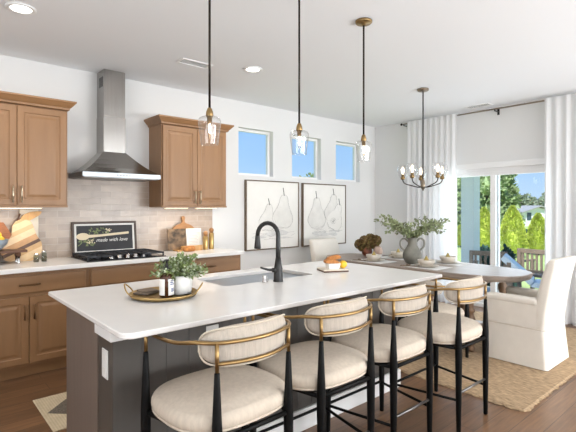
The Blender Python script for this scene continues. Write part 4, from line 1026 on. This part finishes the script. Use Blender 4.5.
def arbor(x, y, h, r, label):
    t = thing('arborvitae', label, 'tree', (x, y, GZ), 0, 'arborvitae on the lawn'); b = B()
    for k in range(2600):
        f = random.random()**.8; rr = r*(1-f**3.2)*(.93+.15*random.random())*(1 if f > .08 else .8); a = random.uniform(0, 2*PI)
        p = Vector((x+rr*math.cos(a), y+rr*math.sin(a), GZ+.12+f*(h-.14))); leaf(b, p, (math.cos(a)*.7, math.sin(a)*.7, random.uniform(.3, 1.2)), .05, .13)
    lathe(b, [(r*.55, .1), (r*.85, .3*h), (r*.8, .55*h), (r*.5, .8*h), (.03, .97*h)], (x, y, GZ), 14)
    part('foliage', b, 'arborvitae', t)
    b = B(); lathe(b, [(.06, 0), (.05, .25)], (x, y, GZ), 8); part('trunk', b, 'bark', t)
for (u, tt, vt, w), lb in zip(((512.5, 19, 207, 21), (538, 20, 214, 17), (484, 22, 208, 17), (461, 24, 226, 12)), ('tall bright green arborvitae in the middle of the right door pane', 'bright green arborvitae at the right of the right door pane', 'bright green arborvitae just right of the porch post', 'low bright green arborvitae left of the porch post')):
    p = RT(u, tt); h = 1.4+(208-vt)*tt/439-GZ; arbor(p.x, p.y, h, w/2*tt/439, lb)
def tree(x, y, h, r, label, m, group, n=2600, ls=.4, low=.25):
    t = thing('tree', label, 'tree', (x, y, GZ), 0, group); b = B()
    blobs = [Vector((x+random.uniform(-.5, .5)*r, y+random.uniform(-.5, .5)*r, GZ+h*(low+(.92-low)*i/9)-r*.1)) for i in range(10)]
    for c0 in blobs:
        rr = r*random.uniform(.45, .62)*(1.0 if c0.z < GZ+h*.7 else .6)
        for _ in range(n//10):
            v = rv(); v = v.normalized()*(.75+.35*random.random()); p = c0+v*rr; p.z = min(max(p.z, GZ+.4), GZ+h); leaf(b, p, v+rv(), ls*.6, ls)
        ball(b, c0, rr*.7, (1, 1, 1), 10, 8)
    part('foliage', b, m, t)
    b = B(); tube(b, [(x, y, GZ), (x+.05, y, GZ+h*.5)], [.02*h, .012*h], 8); part('trunk', b, 'bark', t)
TR = [(459, 33, 168, 34, 'tree_green', 'tall leafy green tree left of the porch post'), (488, 30, 160, 36, 'tree_green', 'tall leafy green tree right of the porch post, behind the door frame'), (503, 46, 190, 22, 'tree_dark', 'dull green tree beside the middle door frame')]
for u, tt, vt, w, m, lb in TR:
    p = RT(u, tt); tree(p.x, p.y, 1.4+(208-vt)*tt/439-GZ, w*tt/439*.75, lb, m, 'tall trees beyond the lawn', 3000, .012*tt)
for k in range(10):
    u = 497+k*7.5; tt = 72+7*(k % 2); p = RT(u, tt)
    tree(p.x, p.y, 1.4+(208-random.uniform(193, 199))*tt/439-GZ, 1.15, 'hazy gray green tree in the far tree line behind the white house', 'tree_dark', 'far tree line', 700, .7, .15)
p = RT(306, 30); tree(p.x, p.y, 1.4+(208-174)*30/439-GZ, 1.5, 'tree top just showing in the middle high window', 'tree_green', 'tall trees beyond the lawn', 900, .3)
# neighbouring house
hp = RT(534, 52)
t = thing('house', 'white gabled neighbouring house beyond the arborvitae', 'house', (hp.x, hp.y, GZ), math.atan2(-.6583, .7528)+.25)
zz = lambda v: 1.4+(208-v)*52/439-GZ
b = B(); box(b, -2.3, 4.5, 0, 7, 0, zz(214)); prism(b, [(-2.3, zz(214)), (4.5, zz(214)), (.6, zz(207.5))], 0, 7); part('wall', b, 'siding', t, local=True)
b = B(); r0 = [(-2.8, zz(214.6)), (.6, zz(206.6)), (5.0, zz(214.6)), (5.0, zz(213.6)), (.6, zz(205.4)), (-2.8, zz(213.6))]; prism(b, r0, -.5, 7.5); part('roof', b, 'shingle', t, local=True)
for x in (-1.0, 2.2):
    b = B(); box(b, x, x+.6, -.04, 0, .7, 1.6); w_ = part('window', b, 'house_glass', t, local=True)
# patio furniture
def patio_chair(x, y, rot, label):
    t = thing('patio_chair', label, 'chair', (x, y, -.20), rot, 'wooden patio chairs')
    for sx in (-1, 1):
        b = B(); box(b, sx*.27-.03, sx*.27+.03, -.27, -.21, 0, .86, .004); part('leg', b, 'patio_wood', t, local=True)
        b = B(); box(b, sx*.27-.03, sx*.27+.03, .22, .28, 0, .60, .004); part('leg', b, 'patio_wood', t, local=True)
        b = B(); box(b, sx*.27-.04, sx*.27+.04, -.27, .30, .60, .63, .004); part('arm', b, 'patio_wood', t, local=True)
    b = B(); box(b, -.24, .24, -.24, .27, .36, .40, .004); part('seat', b, 'patio_wood', t, local=True)
    b = B(); box(b, -.24, .24, -.265, -.225, .78, .86, .004); box(b, -.24, .24, -.265, -.225, .44, .49, .004); part('back_rail', b, 'patio_wood', t, local=True)
    for k in range(6):
        b = B(); xx = -.20+k*.08; box(b, xx-.018, xx+.018, -.255, -.235, .49, .78); part('back_slat', b, 'patio_wood', t, local=True)
p = RT(490, 7.75); patio_chair(p.x, p.y, -PI/2+.3, 'gray brown wooden patio chair behind the middle door frame')
p = RT(541, 8.0); patio_chair(p.x, p.y, -PI/2-.1, 'gray brown wooden patio chair at the right of the patio door')
p = RT(517, 6.9)
t = thing('patio_lounge', 'pale blue slanted lounge chair between the wooden patio chairs', 'chair', (p.x, p.y, -.20), -1.25)
b = B(); prism(b, [(-.22, .80), (-.17, .87), (.24, .50), (.18, .43)], -.22, .22, bev=.01); part('slanted_cushion', b, 'patio_blue', t, local=True)
b = B(); prism(b, [(.18, .41), (.55, .37), (.55, .45), (.26, .48)], -.22, .22, bev=.01); part('seat_cushion', b, 'patio_blue', t, local=True)
for x, y in ((-.1, -.2), (-.1, .2), (.5, -.2), (.5, .2)):
    b = B(); box(b, x-.03, x+.03, y-.03, y+.03, 0, .76 if x < 0 else .37, .003); part('leg', b, 'patio_wood', t, local=True)
def shrub(u, tt, vt, w, label):
    p = RT(u, tt); h = 1.4+(208-vt)*tt/439-GZ; r = w/2*tt/439; t = thing('shrub', label, 'shrub', (p.x, p.y, GZ), 0, 'dark shrubs by the patio'); b = B()
    for _ in range(900):
        v = rv().normalized(); v.z = abs(v.z); q = Vector((p.x+v.x*r, p.y+v.y*r, GZ+v.z*h*random.uniform(.8, 1))); leaf(b, q, v+rv(), .07, .13)
    loft(b, [[(p.x+r*.85*math.cos(PI*2*k/14)*s, p.y+r*.85*math.sin(2*PI*k/14)*s, GZ+h*.9*z) for k in range(14)] for s, z in ((1, 0), (1, .3), (.85, .65), (.4, .95))])
    part('foliage', b, 'shrub_teal', t)
shrub(484, 11, 247, 18, 'dark teal green shrub right of the porch post')
shrub(507, 9.8, 248, 16, 'dark teal green shrub behind the wooden patio chair')
shrub(527, 24, 230, 7, 'narrow dark shrub between the two right arborvitae')
